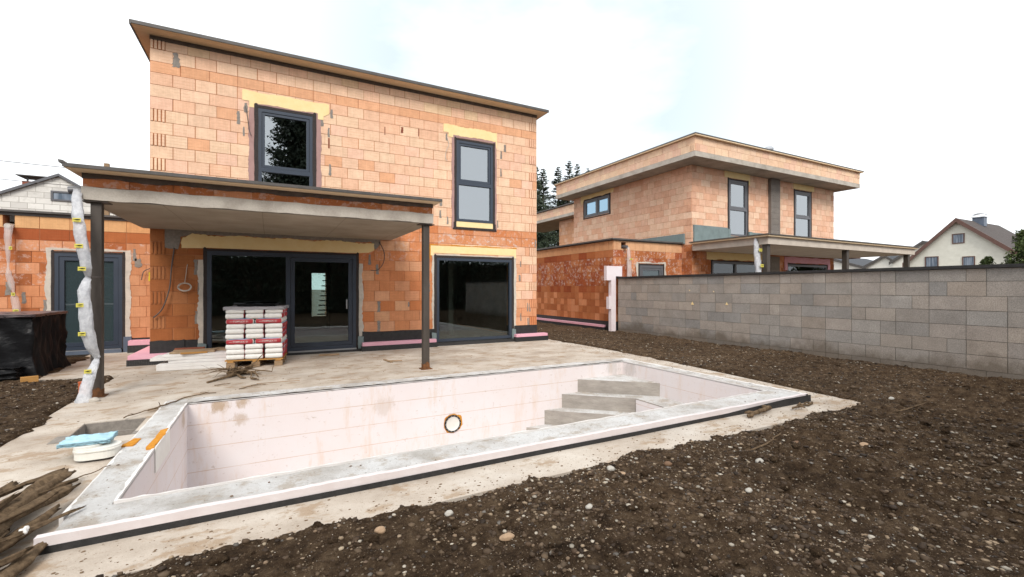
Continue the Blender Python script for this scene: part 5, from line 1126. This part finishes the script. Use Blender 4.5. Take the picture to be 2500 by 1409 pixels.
# ------------------------------------------------------------------ stones
def gravel(name, count, seed, region, smin, smax, earth=False):
    r_ = np.random.RandomState(seed)
    bm = bmesh.new(); bmesh.ops.create_icosphere(bm, subdivisions=1, radius=1); V = np.array([v.co[:] for v in bm.verts]); Fc = np.array([[v.index for v in f.verts] for f in bm.faces]); bm.free()
    x = r_.uniform(region[0], region[1], count); y = r_.uniform(region[2], region[3], count)
    dens = fbm(x, y, 1.3, 3, 9) ; keep_ = (dens + r_.uniform(-.35, .5, count)) > 0
    # leave out the concrete
    inside = (x > PX0 + .1) & (x < PX1 - .05) & (y > PY0 + .05) & (y < 11.6)
    sprink = r_.uniform(0, 1, count) < .0
    keep_ &= (~inside) | sprink
    keep_ &= ~((x < -2.2) & (y > 9.9))
    x, y = x[keep_], y[keep_]; m = len(x)
    sz = smin * (smax / smin) ** (r_.uniform(0, 1, m) ** 3.4)
    sc = np.stack([sz * r_.uniform(.8, 1.5, m), sz * r_.uniform(.7, 1.1, m), sz * r_.uniform(.35, .65, m) * (1.4 if earth else 1)], -1)
    an = r_.uniform(0, math.pi, m); ca, sa = np.cos(an), np.sin(an)
    z = soil_h(x, y)
    jt = .38 if earth else .16; P_ = V[None] * (1 + r_.uniform(-jt, jt, (m, len(V), 1))) * sc[:, None]
    X_ = P_[..., 0] * ca[:, None] - P_[..., 1] * sa[:, None] + x[:, None]; Y_ = P_[..., 0] * sa[:, None] + P_[..., 1] * ca[:, None] + y[:, None]; Z_ = P_[..., 2] + z[:, None] + sc[:, 2:3] * .05
    pal_ = np.array([(.38, .30, .21), (.42, .37, .30), (.30, .22, .145), (.22, .15, .095), (.34, .25, .165), (.17, .15, .13), (.45, .40, .33), (.12, .08, .052), (.19, .13, .082), (.27, .19, .12)])
    if earth: pal_ = np.array([(.060, .036, .019), (.088, .056, .032), (.036, .021, .011), (.12, .080, .047), (.070, .042, .023)])
    cc = pal_[r_.randint(0, len(pal_), m)] * r_.uniform(.55, 1.0, (m, 1))
    me_ = bpy.data.meshes.new(name); nv = len(V); me_.vertices.add(m * nv); me_.vertices.foreach_set('co', np.stack([X_, Y_, Z_], -1).astype(np.float32).ravel())
    F_ = (Fc[None] + (np.arange(m) * nv)[:, None, None]).reshape(-1, 3); me_.loops.add(F_.size); me_.loops.foreach_set('vertex_index', F_.astype(np.int32).ravel())
    me_.polygons.add(len(F_)); me_.polygons.foreach_set('loop_start', np.arange(0, F_.size, 3, dtype=np.int32)); me_.polygons.foreach_set('loop_total', np.full(len(F_), 3, np.int32))
    me_.update(calc_edges=True); at = me_.color_attributes.new('Col', 'FLOAT_COLOR', 'CORNER'); ca_ = np.ones((m, F_.size // m, 4), np.float32); ca_[..., :3] = cc[:, None]; at.data.foreach_set('color', ca_.ravel())
    me_.polygons.foreach_set('use_smooth', np.ones(len(F_), bool)); me_.materials.append(MATS['pebble'])
    o = bpy.data.objects.new(name, me_); COL.objects.link(o); return m
def join_gravel():
    n = 0
    n += gravel('gravel', 24000, 1, (-.9, 6.5, .9, 3.6), .0035, .021)
    n += gravel('gravel', 13000, 2, (4, 11, 1.2, 7), .0045, .023)
    n += gravel('gravel', 6500, 3, (6.8, 10.9, 6, 14), .006, .024)
    n += gravel('gravel', 3000, 4, (-5.0, -2.2, 5, 10.2), .006, .026)
    gravel('gravel', 34000, 11, (-.9, 7.5, .9, 3.7), .004, .026, True)
    gravel('gravel', 16000, 12, (5, 11, 1.2, 13), .008, .032, True)
    gravel('gravel', 5000, 13, (-5.0, -2.2, 5, 10.2), .006, .03, True)
    obs = [o for o in COL.objects if o.name.startswith('gravel')]
    vs = []; fs = []; cs = []; b = 0
    for o in obs:
        me_ = o.data; co = np.empty(len(me_.vertices) * 3, np.float32); me_.vertices.foreach_get('co', co); li = np.empty(len(me_.loops), np.int32); me_.loops.foreach_get('vertex_index', li)
        ca_ = np.empty(len(me_.loops) * 4, np.float32); me_.color_attributes['Col'].data.foreach_get('color', ca_); vs.append(co); fs.append(li + b); cs.append(ca_); b += len(me_.vertices)
    me_ = bpy.data.meshes.new('gravel_bed'); V_ = np.concatenate(vs); F_ = np.concatenate(fs); C_ = np.concatenate(cs); me_.vertices.add(len(V_) // 3); me_.vertices.foreach_set('co', V_)
    me_.loops.add(len(F_)); me_.loops.foreach_set('vertex_index', F_); me_.polygons.add(len(F_) // 3); me_.polygons.foreach_set('loop_start', np.arange(0, len(F_), 3, dtype=np.int32)); me_.polygons.foreach_set('loop_total', np.full(len(F_) // 3, 3, np.int32))
    me_.update(calc_edges=True); at = me_.color_attributes.new('Col', 'FLOAT_COLOR', 'CORNER'); at.data.foreach_set('color', C_); me_.polygons.foreach_set('use_smooth', np.ones(len(F_) // 3, bool)); me_.materials.append(MATS['pebble'])
    for o in obs: COL.objects.unlink(o); bpy.data.objects.remove(o)
    o = bpy.data.objects.new('gravel', me_); COL.objects.link(o); tag(o, kind='stuff'); return o
join_gravel()
def zs(x, y): return float(soil_h(np.array(float(x)), np.array(float(y))))
BIG = [((.62, 2.95), (.036, .026, .024), 'stone_tan', 'tan egg-shaped stone below the patio edge'), ((1.32, 2.55), (.048, .028, .022), 'stone_tan', 'longish cream stone in the near soil, left of centre'),
       ((1.08, 2.95), (.03, .022, .022), 'stone_white', 'pale oval stone close to the patio edge'), ((2.02, 2.62), (.030, .024, .022), 'stone_white', 'bluish white pebble in the near soil, bottom centre'),
       ((3.9, 2.58), (.042, .03, .026), 'stone_white', 'blunt white stone in the middle of the soil'), ((3.2, 2.2), (.03, .022, .018), 'stone_white', 'white oval pebble left of the blunt white stone'),
       ((2.55, 3.02), (.036, .03, .026), 'stone_white', 'upper one of a pair of round cream stones'), ((2.62, 2.95), (.034, .026, .022), 'stone_tan', 'lower one of a pair of round cream stones'),
       ((3.1, 2.9), (.04, .028, .02), 'stone_brown', 'reddish brown flat stone near the pair of cream stones'), ((5.1, 2.3), (.045, .034, .02), 'stone_tan', 'yellowish flat stone on the right beside a dark clod'),
       ((4.75, 2.75), (.07, .022, .016), 'stone_brown', 'long reddish stone lying in the soil on the right'), ((7.6, 3.1), (.045, .03, .022), 'stone_white', 'white stone on soil right of the patio tip')]
for i, ((x, y), s_, m_, lb) in enumerate(BIG): blob('stone', m_, (x, y, zs(x, y) + s_[2] * .5), s_, lb, 'stone', i, amp=.22)
# clods of earth on the soil
r_ = np.random.RandomState(8)
bm = bmesh.new(); bmesh.ops.create_icosphere(bm, subdivisions=1, radius=1); V1 = [v.co.copy() for v in bm.verts]; F1 = [[v.index for v in f.verts] for f in bm.faces]; bm.free()
bm = bmesh.new(); bmesh.ops.create_icosphere(bm, subdivisions=2, radius=1); V = [v.co.copy() for v in bm.verts]; Fc = [[v.index for v in f.verts] for f in bm.faces]; bm.free()
mb = MB()
for k in range(520):
    x = r_.uniform(-.6, 9.8); y = r_.uniform(1.2, 3.6) if r_.rand() < .6 else r_.uniform(1.5, 9)
    if -2.4 < x < 7.25 and y > 3.12: 
        if r_.rand() < .93 or not (3.2 < y < 3.5): continue
    if y > 3.3 and x < 7.3: s_ = r_.uniform(.008, .016)
    else: s_ = .010 + .028 * r_.rand() ** 2
    zb = max(zs(x, y), pz(x, y) if (x < 7.3 and y > 3.25) else -9); o3 = Vector((r_.rand() * 50, 0, 0))
    mb.add([(x + v.x * s_ * 1.2 * (q := 1 + .9 * mnoise.noise(v * 2.3 + o3)), y + v.y * s_ * q, zb + v.z * s_ * .75 * q + s_ * .2) for v in V], Fc)
MATS['crumb'] = NT('crumb', .95, .1).m; MATS['crumb'].node_tree.nodes['Principled BSDF'].inputs['Base Color'].default_value = (.16, .11, .07, 1)
mbc = MB()
for k in range(3200):
    if k % 3 == 0: x, y = r_.uniform(-2.2, 7.2), 3.25 + abs(r_.normal(0, .22))
    elif k % 3 == 1: x, y = 7.3 - abs(r_.normal(0, .25)), r_.uniform(3.3, 11.3)
    else: x, y = r_.uniform(-2.2, 7.2), r_.uniform(3.3, 11)
    if y < 3.26 or (RX0 < x < RX1 and RY0 < y < RY1 + .1 and (IX0 - .05 < x < IX1 + .05 and IY0 - .05 < y < IY1 + .05)): continue
    onrim = RX0 < x < RX1 and RY0 < y < RY1
    s_ = .0015 + .0075 * r_.rand() ** 2.5; zb = .006 if onrim else pz(x, y); o3 = Vector((r_.rand() * 50, 0, 0))
    mbc.add([(x + v.x * s_ * 1.4 * (q := 1 + .6 * mnoise.noise(v * 1.6 + o3)), y + v.y * s_ * q, zb + v.z * s_ * .6 * q + s_ * .2) for v in V1], F1)
tag(mbc.build('soil_crumbs', 'crumb', None), kind='stuff')
cl = mb.build('soil_clods', 'soil', None, smooth=True); tag(cl, kind='stuff')

# ------------------------------------------------------------------ distance: houses, trees, wires
def gable_house(name, label, X0, y0, y1, yr, ze, zr, depth, wallm, roofm, wins, over=.35, trim='brown_trim', chimney=None, axis_='x', T_=.14, B=.20):
    h_ = thing(name, label, 'house', (X0 + depth / 2, (y0 + y1) / 2, 0) if axis_ == 'x' else ((y0 + y1) / 2, X0 + depth / 2, 0))
    def PR(mb, pts, a, b): mb.prism(pts, a, b, 'x' if axis_ == 'x' else 'y')
    mb = MB(); PR(mb, [(y0, 0), (y1, 0), (y1, ze), (yr, zr), (y0, ze)], X0, X0 + depth); mb.build('wall', wallm, h_)
    sl = (zr - ze) / (yr - y0); sr = (zr - ze) / (y1 - yr)
    mb = MB()
    PR(mb, [(y0 - over, ze - sl * over + .02), (yr, zr + .02), (yr, zr + .02 + T_), (y0 - over, ze - sl * over + .02 + T_)], X0 - over + .04, X0 + depth + over)
    PR(mb, [(yr + .001, zr + .02), (y1 + over, ze - sr * over + .02), (y1 + over, ze - sr * over + .02 + T_), (yr + .001, zr + .02 + T_)], X0 - over + .04, X0 + depth + over)
    rf = mb.build('roof', roofm, h_)
    mb = MB()
    PR(mb, [(y0 - over - .02, ze - sl * over - B), (yr, zr - B + .02), (yr, zr + .05 + T_), (y0 - over - .02, ze - sl * over + .05 + T_)], X0 - over - .02, X0 - over + .038)
    PR(mb, [(yr + .001, zr - B + .02), (y1 + over + .02, ze - sr * over - B), (y1 + over + .02, ze - sr * over + .05 + T_), (yr + .001, zr + .05 + T_)], X0 - over - .02, X0 - over + .038)
    mb.build('barge_board', trim, h_)
    for (a0, a1, b0, b1, tr) in wins:
        f = Face('X' if axis_ == 'x' else 'Y', X0); w_ = .07; mb = MB()
        f.box(mb, a0, a0 + w_, b0, b1, 0, .05); f.box(mb, a1 - w_, a1, b0, b1, 0, .05); f.box(mb, a0 + w_, a1 - w_, b0, b0 + w_, 0, .05); f.box(mb, a0 + w_, a1 - w_, b1 - w_, b1, 0, .05)
        wo_ = mb.build('window', tr, h_); mb = MB(); f.box(mb, a0 + w_, a1 - w_, b0 + w_, b1 - w_, .0, .015); mb.build('pane', 'curtain_glass', wo_)
    return h_, rf
t = NT('curtain_glass', .25, .5)
t.base(t.ramp(t.noise(5, 2, .5, (1, 3, .15)), [(.35, (.07, .10, .14)), (.65, (.26, .30, .36))])); MATS['curtain_glass'] = t.m
hR, rf = gable_house('gable_house', 'cream rendered gable house with brown roof at the far right', 52, 12.7, 19.85, 16.5, 4.0, 7.35, 9, 'render_cream', 'roof_tiles_brown',
    [(16.05, 16.85, 5.35, 6.2, 'brown_trim'), (17.75, 18.7, 3.0, 4.35, 'brown_trim'), (15.4, 16.2, 3.0, 4.22, 'brown_trim')])
mb = MB(); mb.box(55.4, 56.1, 15.85, 16.6, 7.0, 7.8); ch = mb.build('chimney', 'slate_metal', rf); mb = MB(); mb.box(55.3, 56.2, 15.78, 16.68, 7.8, 7.86)
for k in range(7):
    a0_, a1_ = math.pi * (.12 + .11 * k), math.pi * (.12 + .11 * (k + 1)); mb.box(55.4, 56.1, 16.22 - .45 * math.cos(a0_), 16.22 - .45 * math.cos(a1_), 7.92 + .22 * math.sin((a0_ + a1_) / 2), 7.95 + .22 * math.sin((a0_ + a1_) / 2))
mb.build('chimney_cowl', 'silver_metal', ch)
gable_house('gable_house', 'white house with dark hipped roof seen under the neighbouring canopy', 75, 29.5, 33.6, 31.3, 4.6, 6.0, 12, 'render_white', 'roof_tiles_dark', [(30.5, 31.2, 3.2, 4.3, 'brown_trim')], over=.3, trim='roof_sheet')
gable_house('gable_house', 'long low white house with dark roof behind the middle canopy post', 77, 33.9, 46, 40, 4.3, 6.4, 12, 'render_white', 'roof_tiles_dark', [], over=.3, trim='roof_sheet')
gable_house('gable_house', 'house with dark grey tiled roof next to the cream gable house', 72, 22.5, 29.2, 26, 5.0, 7.3, 8, 'render_white', 'roof_tiles_dark', [], over=.3, trim='roof_sheet')
hL, rfl = gable_house('gable_house', 'white painted block house with a shallow gable behind the left wing', 26, -13.5, -3.2, -7.87, 3.25, 6.25, 9, 'painted_block', 'roof_tiles_dark', [(-8.13, -7.2, 5.2, 5.62, 'grey_alu')], over=.10, trim='grey_alu', axis_='y', T_=.05, B=.03)
mb = MB(); mb.box(-10.05, -9.25, 29, 29.6, 5.0, 6.45); ch = mb.build('chimney', 'red_brick_plain', rfl); mb = MB(); mb.box(-10.2, -9.0, 28.8, 29.8, 6.66, 6.70); mb.box(-9.9, -9.86, 29, 29.1, 6.45, 6.66); mb.box(-9.4, -9.36, 29, 29.1, 6.45, 6.66); mb.build('chimney_cap', 'roof_sheet', ch)
pole = thing('utility_pole', 'grey utility pole top showing above the canopy roof', 'utility pole', (-5.35, 22, 0)); mb = MB(); mb.box(-5.42, -5.28, 21.93, 22.07, 0, 6.14); mb.build('mast', 'raw_wood', pole); mb = MB(); mb.tube([(-5.7, 22, 5.7), (-5.7, 22, 5.85)], .07, 8); mb.box(-5.75, -5.2, 21.97, 22.03, 5.66, 5.70); mb.build('insulator', 'cable', pole)
def wire(p0, p1, sag, label):
    mb = MB(); a, b = Vector(p0), Vector(p1); mb.tube([a.lerp(b, i / 20) - Vector((0, 0, sag * 4 * (i / 20) * (1 - i / 20))) for i in range(21)], .012, 5); tag(mb.build('overhead_wire', 'cable', None), label, 'wire', 'overhead wires at the left')
wire((-16.5, 21, 6.35), (-5.7, 22, 5.85), .18, 'upper overhead wire running to the utility pole')
wire((-16, 21, 6.1), (-7.0, 26, 5.9), .30, 'lower overhead wire running down to the white gable')

def spruce(x, y, h_, R_, label, group, seed, mat='spruce_needles', leaf=.22, density=1.0, droop=.35, bare=0.0, cat='tree'):
    r_ = np.random.RandomState(seed); root = thing('spruce_tree', label, cat, (x, y, 0), group=group)
    mb = MB(); mb.tube([(x, y, 0), (x, y, h_ * .5), (x, y, h_ * .99)], [h_ * .014 + .05, h_ * .008 + .03, .015], 8); mb.build('trunk', 'bark', root)
    vs = []; cs = []; z = h_ * (.12 + bare)
    mbb = MB()
    while z < h_ * .985:
        f = 1 - z / h_; rr = R_ * (f ** .8) * (.75 + .5 * r_.rand()); nb_ = max(5, int(11 * (.5 + f)))
        for b_ in range(nb_):
            if r_.rand() < .10: continue
            an = r_.uniform(0, 2 * math.pi); L_ = rr * r_.uniform(.55, 1.15); tip = np.array([math.cos(an), math.sin(an), 0.0])
            m = max(3, int(L_ / leaf * 3.2 * density)); t_ = r_.uniform(.08, 1, m) ** .8
            up = .25 - droop * (1.2 * f + .3)
            for q in t_:
                c = np.array([x, y, z]) + tip * L_ * q + np.array([0, 0, up * L_ * q + .12 * L_ * q * q]) + r_.normal(0, .07, 3) * L_; s_ = leaf * r_.uniform(.5, 1.1) * (1.1 - .5 * q)
                a2 = an + r_.uniform(-.9, .9); d1 = np.array([math.cos(a2), math.sin(a2), r_.uniform(-.5, .15)]) * s_; d2 = np.array([-math.sin(a2), math.cos(a2), r_.uniform(-.4, .4)]) * s_ * .38
                hang = np.array([0, 0, -s_ * r_.uniform(0, .7)])
                vs += [c - d2 + hang * .5, c + d1 * .6 - d2 * .3 + hang, c + d1, c + d2]; cs.append(r_.uniform(.55, 1.25))
            mbb.tube([(x, y, z), tuple(np.array([x, y, z]) + tip * L_ * .9 + np.array([0, 0, (up + .1) * L_ * .9]))], [.025, .006], 4, cap=False)
        z += h_ * .026 * (.5 + f)
    me_ = bpy.data.meshes.new('crown'); V_ = np.array(vs) - np.array([x, y, 0]); nf = len(cs); me_.vertices.add(len(V_)); me_.vertices.foreach_set('co', V_.astype(np.float32).ravel()); me_.loops.add(nf * 4); me_.loops.foreach_set('vertex_index', np.arange(nf * 4, dtype=np.int32))
    me_.polygons.add(nf); me_.polygons.foreach_set('loop_start', np.arange(0, nf * 4, 4, dtype=np.int32)); me_.polygons.foreach_set('loop_total', np.full(nf, 4, np.int32)); me_.update(calc_edges=True)
    at = me_.color_attributes.new('Col', 'FLOAT_COLOR', 'CORNER'); ca_ = np.ones((nf, 4, 4), np.float32); ca_[..., :3] = np.array(cs)[:, None, None]; at.data.foreach_set('color', ca_.ravel()); me_.materials.append(MATS[mat])
    o = bpy.data.objects.new('crown', me_); COL.objects.link(o); o.parent = root
    mbb.build('branches', 'bark', root); return root
gs = 'spruces behind the neighbouring house'
for i, (x, y, h_, lb) in enumerate([(27.4, 45.5, 16.0, 'dark spruce right beside the wall of the near house'), (29.3, 47, 16.3, 'second spruce from the near house, shorter top'), (30.8, 46, 16.5, 'spruce in the middle of the row'), (31.7, 45, 17.1, 'tallest slender spruce of the row'),
                                    (33.3, 45.5, 17.0, 'narrow spruce just right of the tallest one'), (35.3, 46, 16.9, 'rightmost spruce, only its tip shows above the parapet'), (26.0, 44, 15.6, 'spruce mostly hidden behind the near house')]):
    spruce(x, y, h_, 3.7, lb, gs, 60 + i, leaf=.21, density=3.2)
# evergreen shrub over the block wall at the far right
def leafy(name, label, cat, x, y, h_, R_, seed, n, leaf, mat, stem=True, lumps=9):
    r_ = np.random.RandomState(seed); root = thing(name, label, cat, (x, y, 0)); mb = MB(); mb.tube([(x, y, 0), (x, y, h_ * .8)], [.09, .03], 7)
    C = []
    for k in range(lumps):
        f = r_.uniform(.25, .95); a_ = r_.uniform(0, 2 * math.pi); rr = R_ * (1 - f) ** .6 * r_.uniform(.2, .9); C.append((x + math.cos(a_) * rr, y + math.sin(a_) * rr, h_ * f, R_ * r_.uniform(.28, .5) * (1.15 - .6 * f)))
        mb.tube([(x, y, h_ * f * .6), C[-1][:3]], [.03, .01], 5)
    mb.build('trunk', 'bark', root); vs = []; cs = []
    for k in range(n):
        c = C[r_.randint(lumps)]; d_ = r_.normal(0, 1, 3); d_ /= np.linalg.norm(d_); p = np.array(c[:3]) + d_ * c[3] * (r_.rand() ** .35) * np.array([1, 1, 1.15]); s_ = leaf * r_.uniform(.5, 1.2); u = r_.normal(0, 1, 3); u /= np.linalg.norm(u); v = np.cross(u, r_.normal(0, 1, 3)); v /= np.linalg.norm(v)
        vs += [p - v * s_ * .4, p + u * s_ * .7 - v * .1 * s_, p + u * s_, p + v * s_ * .4]; cs.append(r_.uniform(.5, 1.3))
    me_ = bpy.data.meshes.new('crown'); V_ = np.array(vs) - np.array([x, y, 0]); nf = len(cs); me_.vertices.add(len(V_)); me_.vertices.foreach_set('co', V_.astype(np.float32).ravel()); me_.loops.add(nf * 4); me_.loops.foreach_set('vertex_index', np.arange(nf * 4, dtype=np.int32))
    me_.polygons.add(nf); me_.polygons.foreach_set('loop_start', np.arange(0, nf * 4, 4, dtype=np.int32)); me_.polygons.foreach_set('loop_total', np.full(nf, 4, np.int32)); me_.update(calc_edges=True)
    at = me_.color_attributes.new('Col', 'FLOAT_COLOR', 'CORNER'); ca_ = np.ones((nf, 4, 4), np.float32); ca_[..., :3] = np.array(cs)[:, None, None]; at.data.foreach_set('color', ca_.ravel()); me_.materials.append(MATS[mat])
    o = bpy.data.objects.new('crown', me_); COL.objects.link(o); o.parent = root; return root
leafy('evergreen_shrub', 'green conifer shrub rising over the block wall at the right edge', 'shrub', 30, 7.2, 4.15, 1.5, 5, 9000, .11, 'bush_leaves', lumps=26)
leafy('evergreen_shrub', 'low dark shrub just left of the green conifer above the wall', 'shrub', 30.5, 8.5, 3.15, .8, 6, 3000, .10, 'bush_leaves', lumps=10)
# what the glass mirrors: a row of trees behind the photographer; leaf screen added to darken low panes
gb = 'trees behind the photographer mirrored in the windows'
for i, (x, y, h_, rr) in enumerate([(1.2, -12, 17, 3.2), (4.6, -14, 16, 3.0), (-3.5, -13, 14, 3.0)]):
    spruce(x, y, h_, rr, ('tall dark conifer', 'second dark conifer further right', 'conifer on the left')[i] + ' behind the photographer, seen only mirrored in glass', gb, 80 + i, 'dark_needles', leaf=.34, density=4.0)
leafy('broadleaf_tree', 'tall dense leafy tree behind the photographer, seen only mirrored in the upper left window', 'tree', 3.2, -11.5, 15, 5.0, 21, 30000, .26, 'dark_needles', lumps=60)
hd = thing('added_hedge', 'long dark leaf screen added behind the photographer to darken reflections in ground floor glass', 'added_hedge', (6, -8.5, 0)); r_ = np.random.RandomState(4); n = 26000
P_ = np.stack([r_.uniform(-14, 26, n), -8.5 + r_.uniform(-.6, .6, n), r_.uniform(0, 3.6, n)], -1); U_ = r_.normal(0, 1, (n, 3)); U_ /= np.linalg.norm(U_, axis=1)[:, None]; W_ = np.cross(U_, r_.normal(0, 1, (n, 3))); W_ /= np.linalg.norm(W_, axis=1)[:, None]
V_ = np.stack([P_ - W_ * .1, P_ + U_ * .2, P_ + U_ * .3, P_ + W_ * .1], 1).reshape(-1, 3) - np.array([6, -8.5, 0])
me_ = bpy.data.meshes.new('foliage'); me_.vertices.add(n * 4); me_.vertices.foreach_set('co', V_.astype(np.float32).ravel()); me_.loops.add(n * 4); me_.loops.foreach_set('vertex_index', np.arange(n * 4, dtype=np.int32)); me_.polygons.add(n); me_.polygons.foreach_set('loop_start', np.arange(0, n * 4, 4, dtype=np.int32)); me_.polygons.foreach_set('loop_total', np.full(n, 4, np.int32)); me_.update(calc_edges=True)
at = me_.color_attributes.new('Col', 'FLOAT_COLOR', 'CORNER'); at.data.foreach_set('color', np.ones(n * 16, np.float32)); me_.materials.append(MATS['dark_needles']); o = bpy.data.objects.new('foliage', me_); COL.objects.link(o); o.parent = hd
mb = MB(); mb.box(-14, 26, -8.7, -8.3, 0, 3.3); mb.build('screen_core', 'bark', hd)
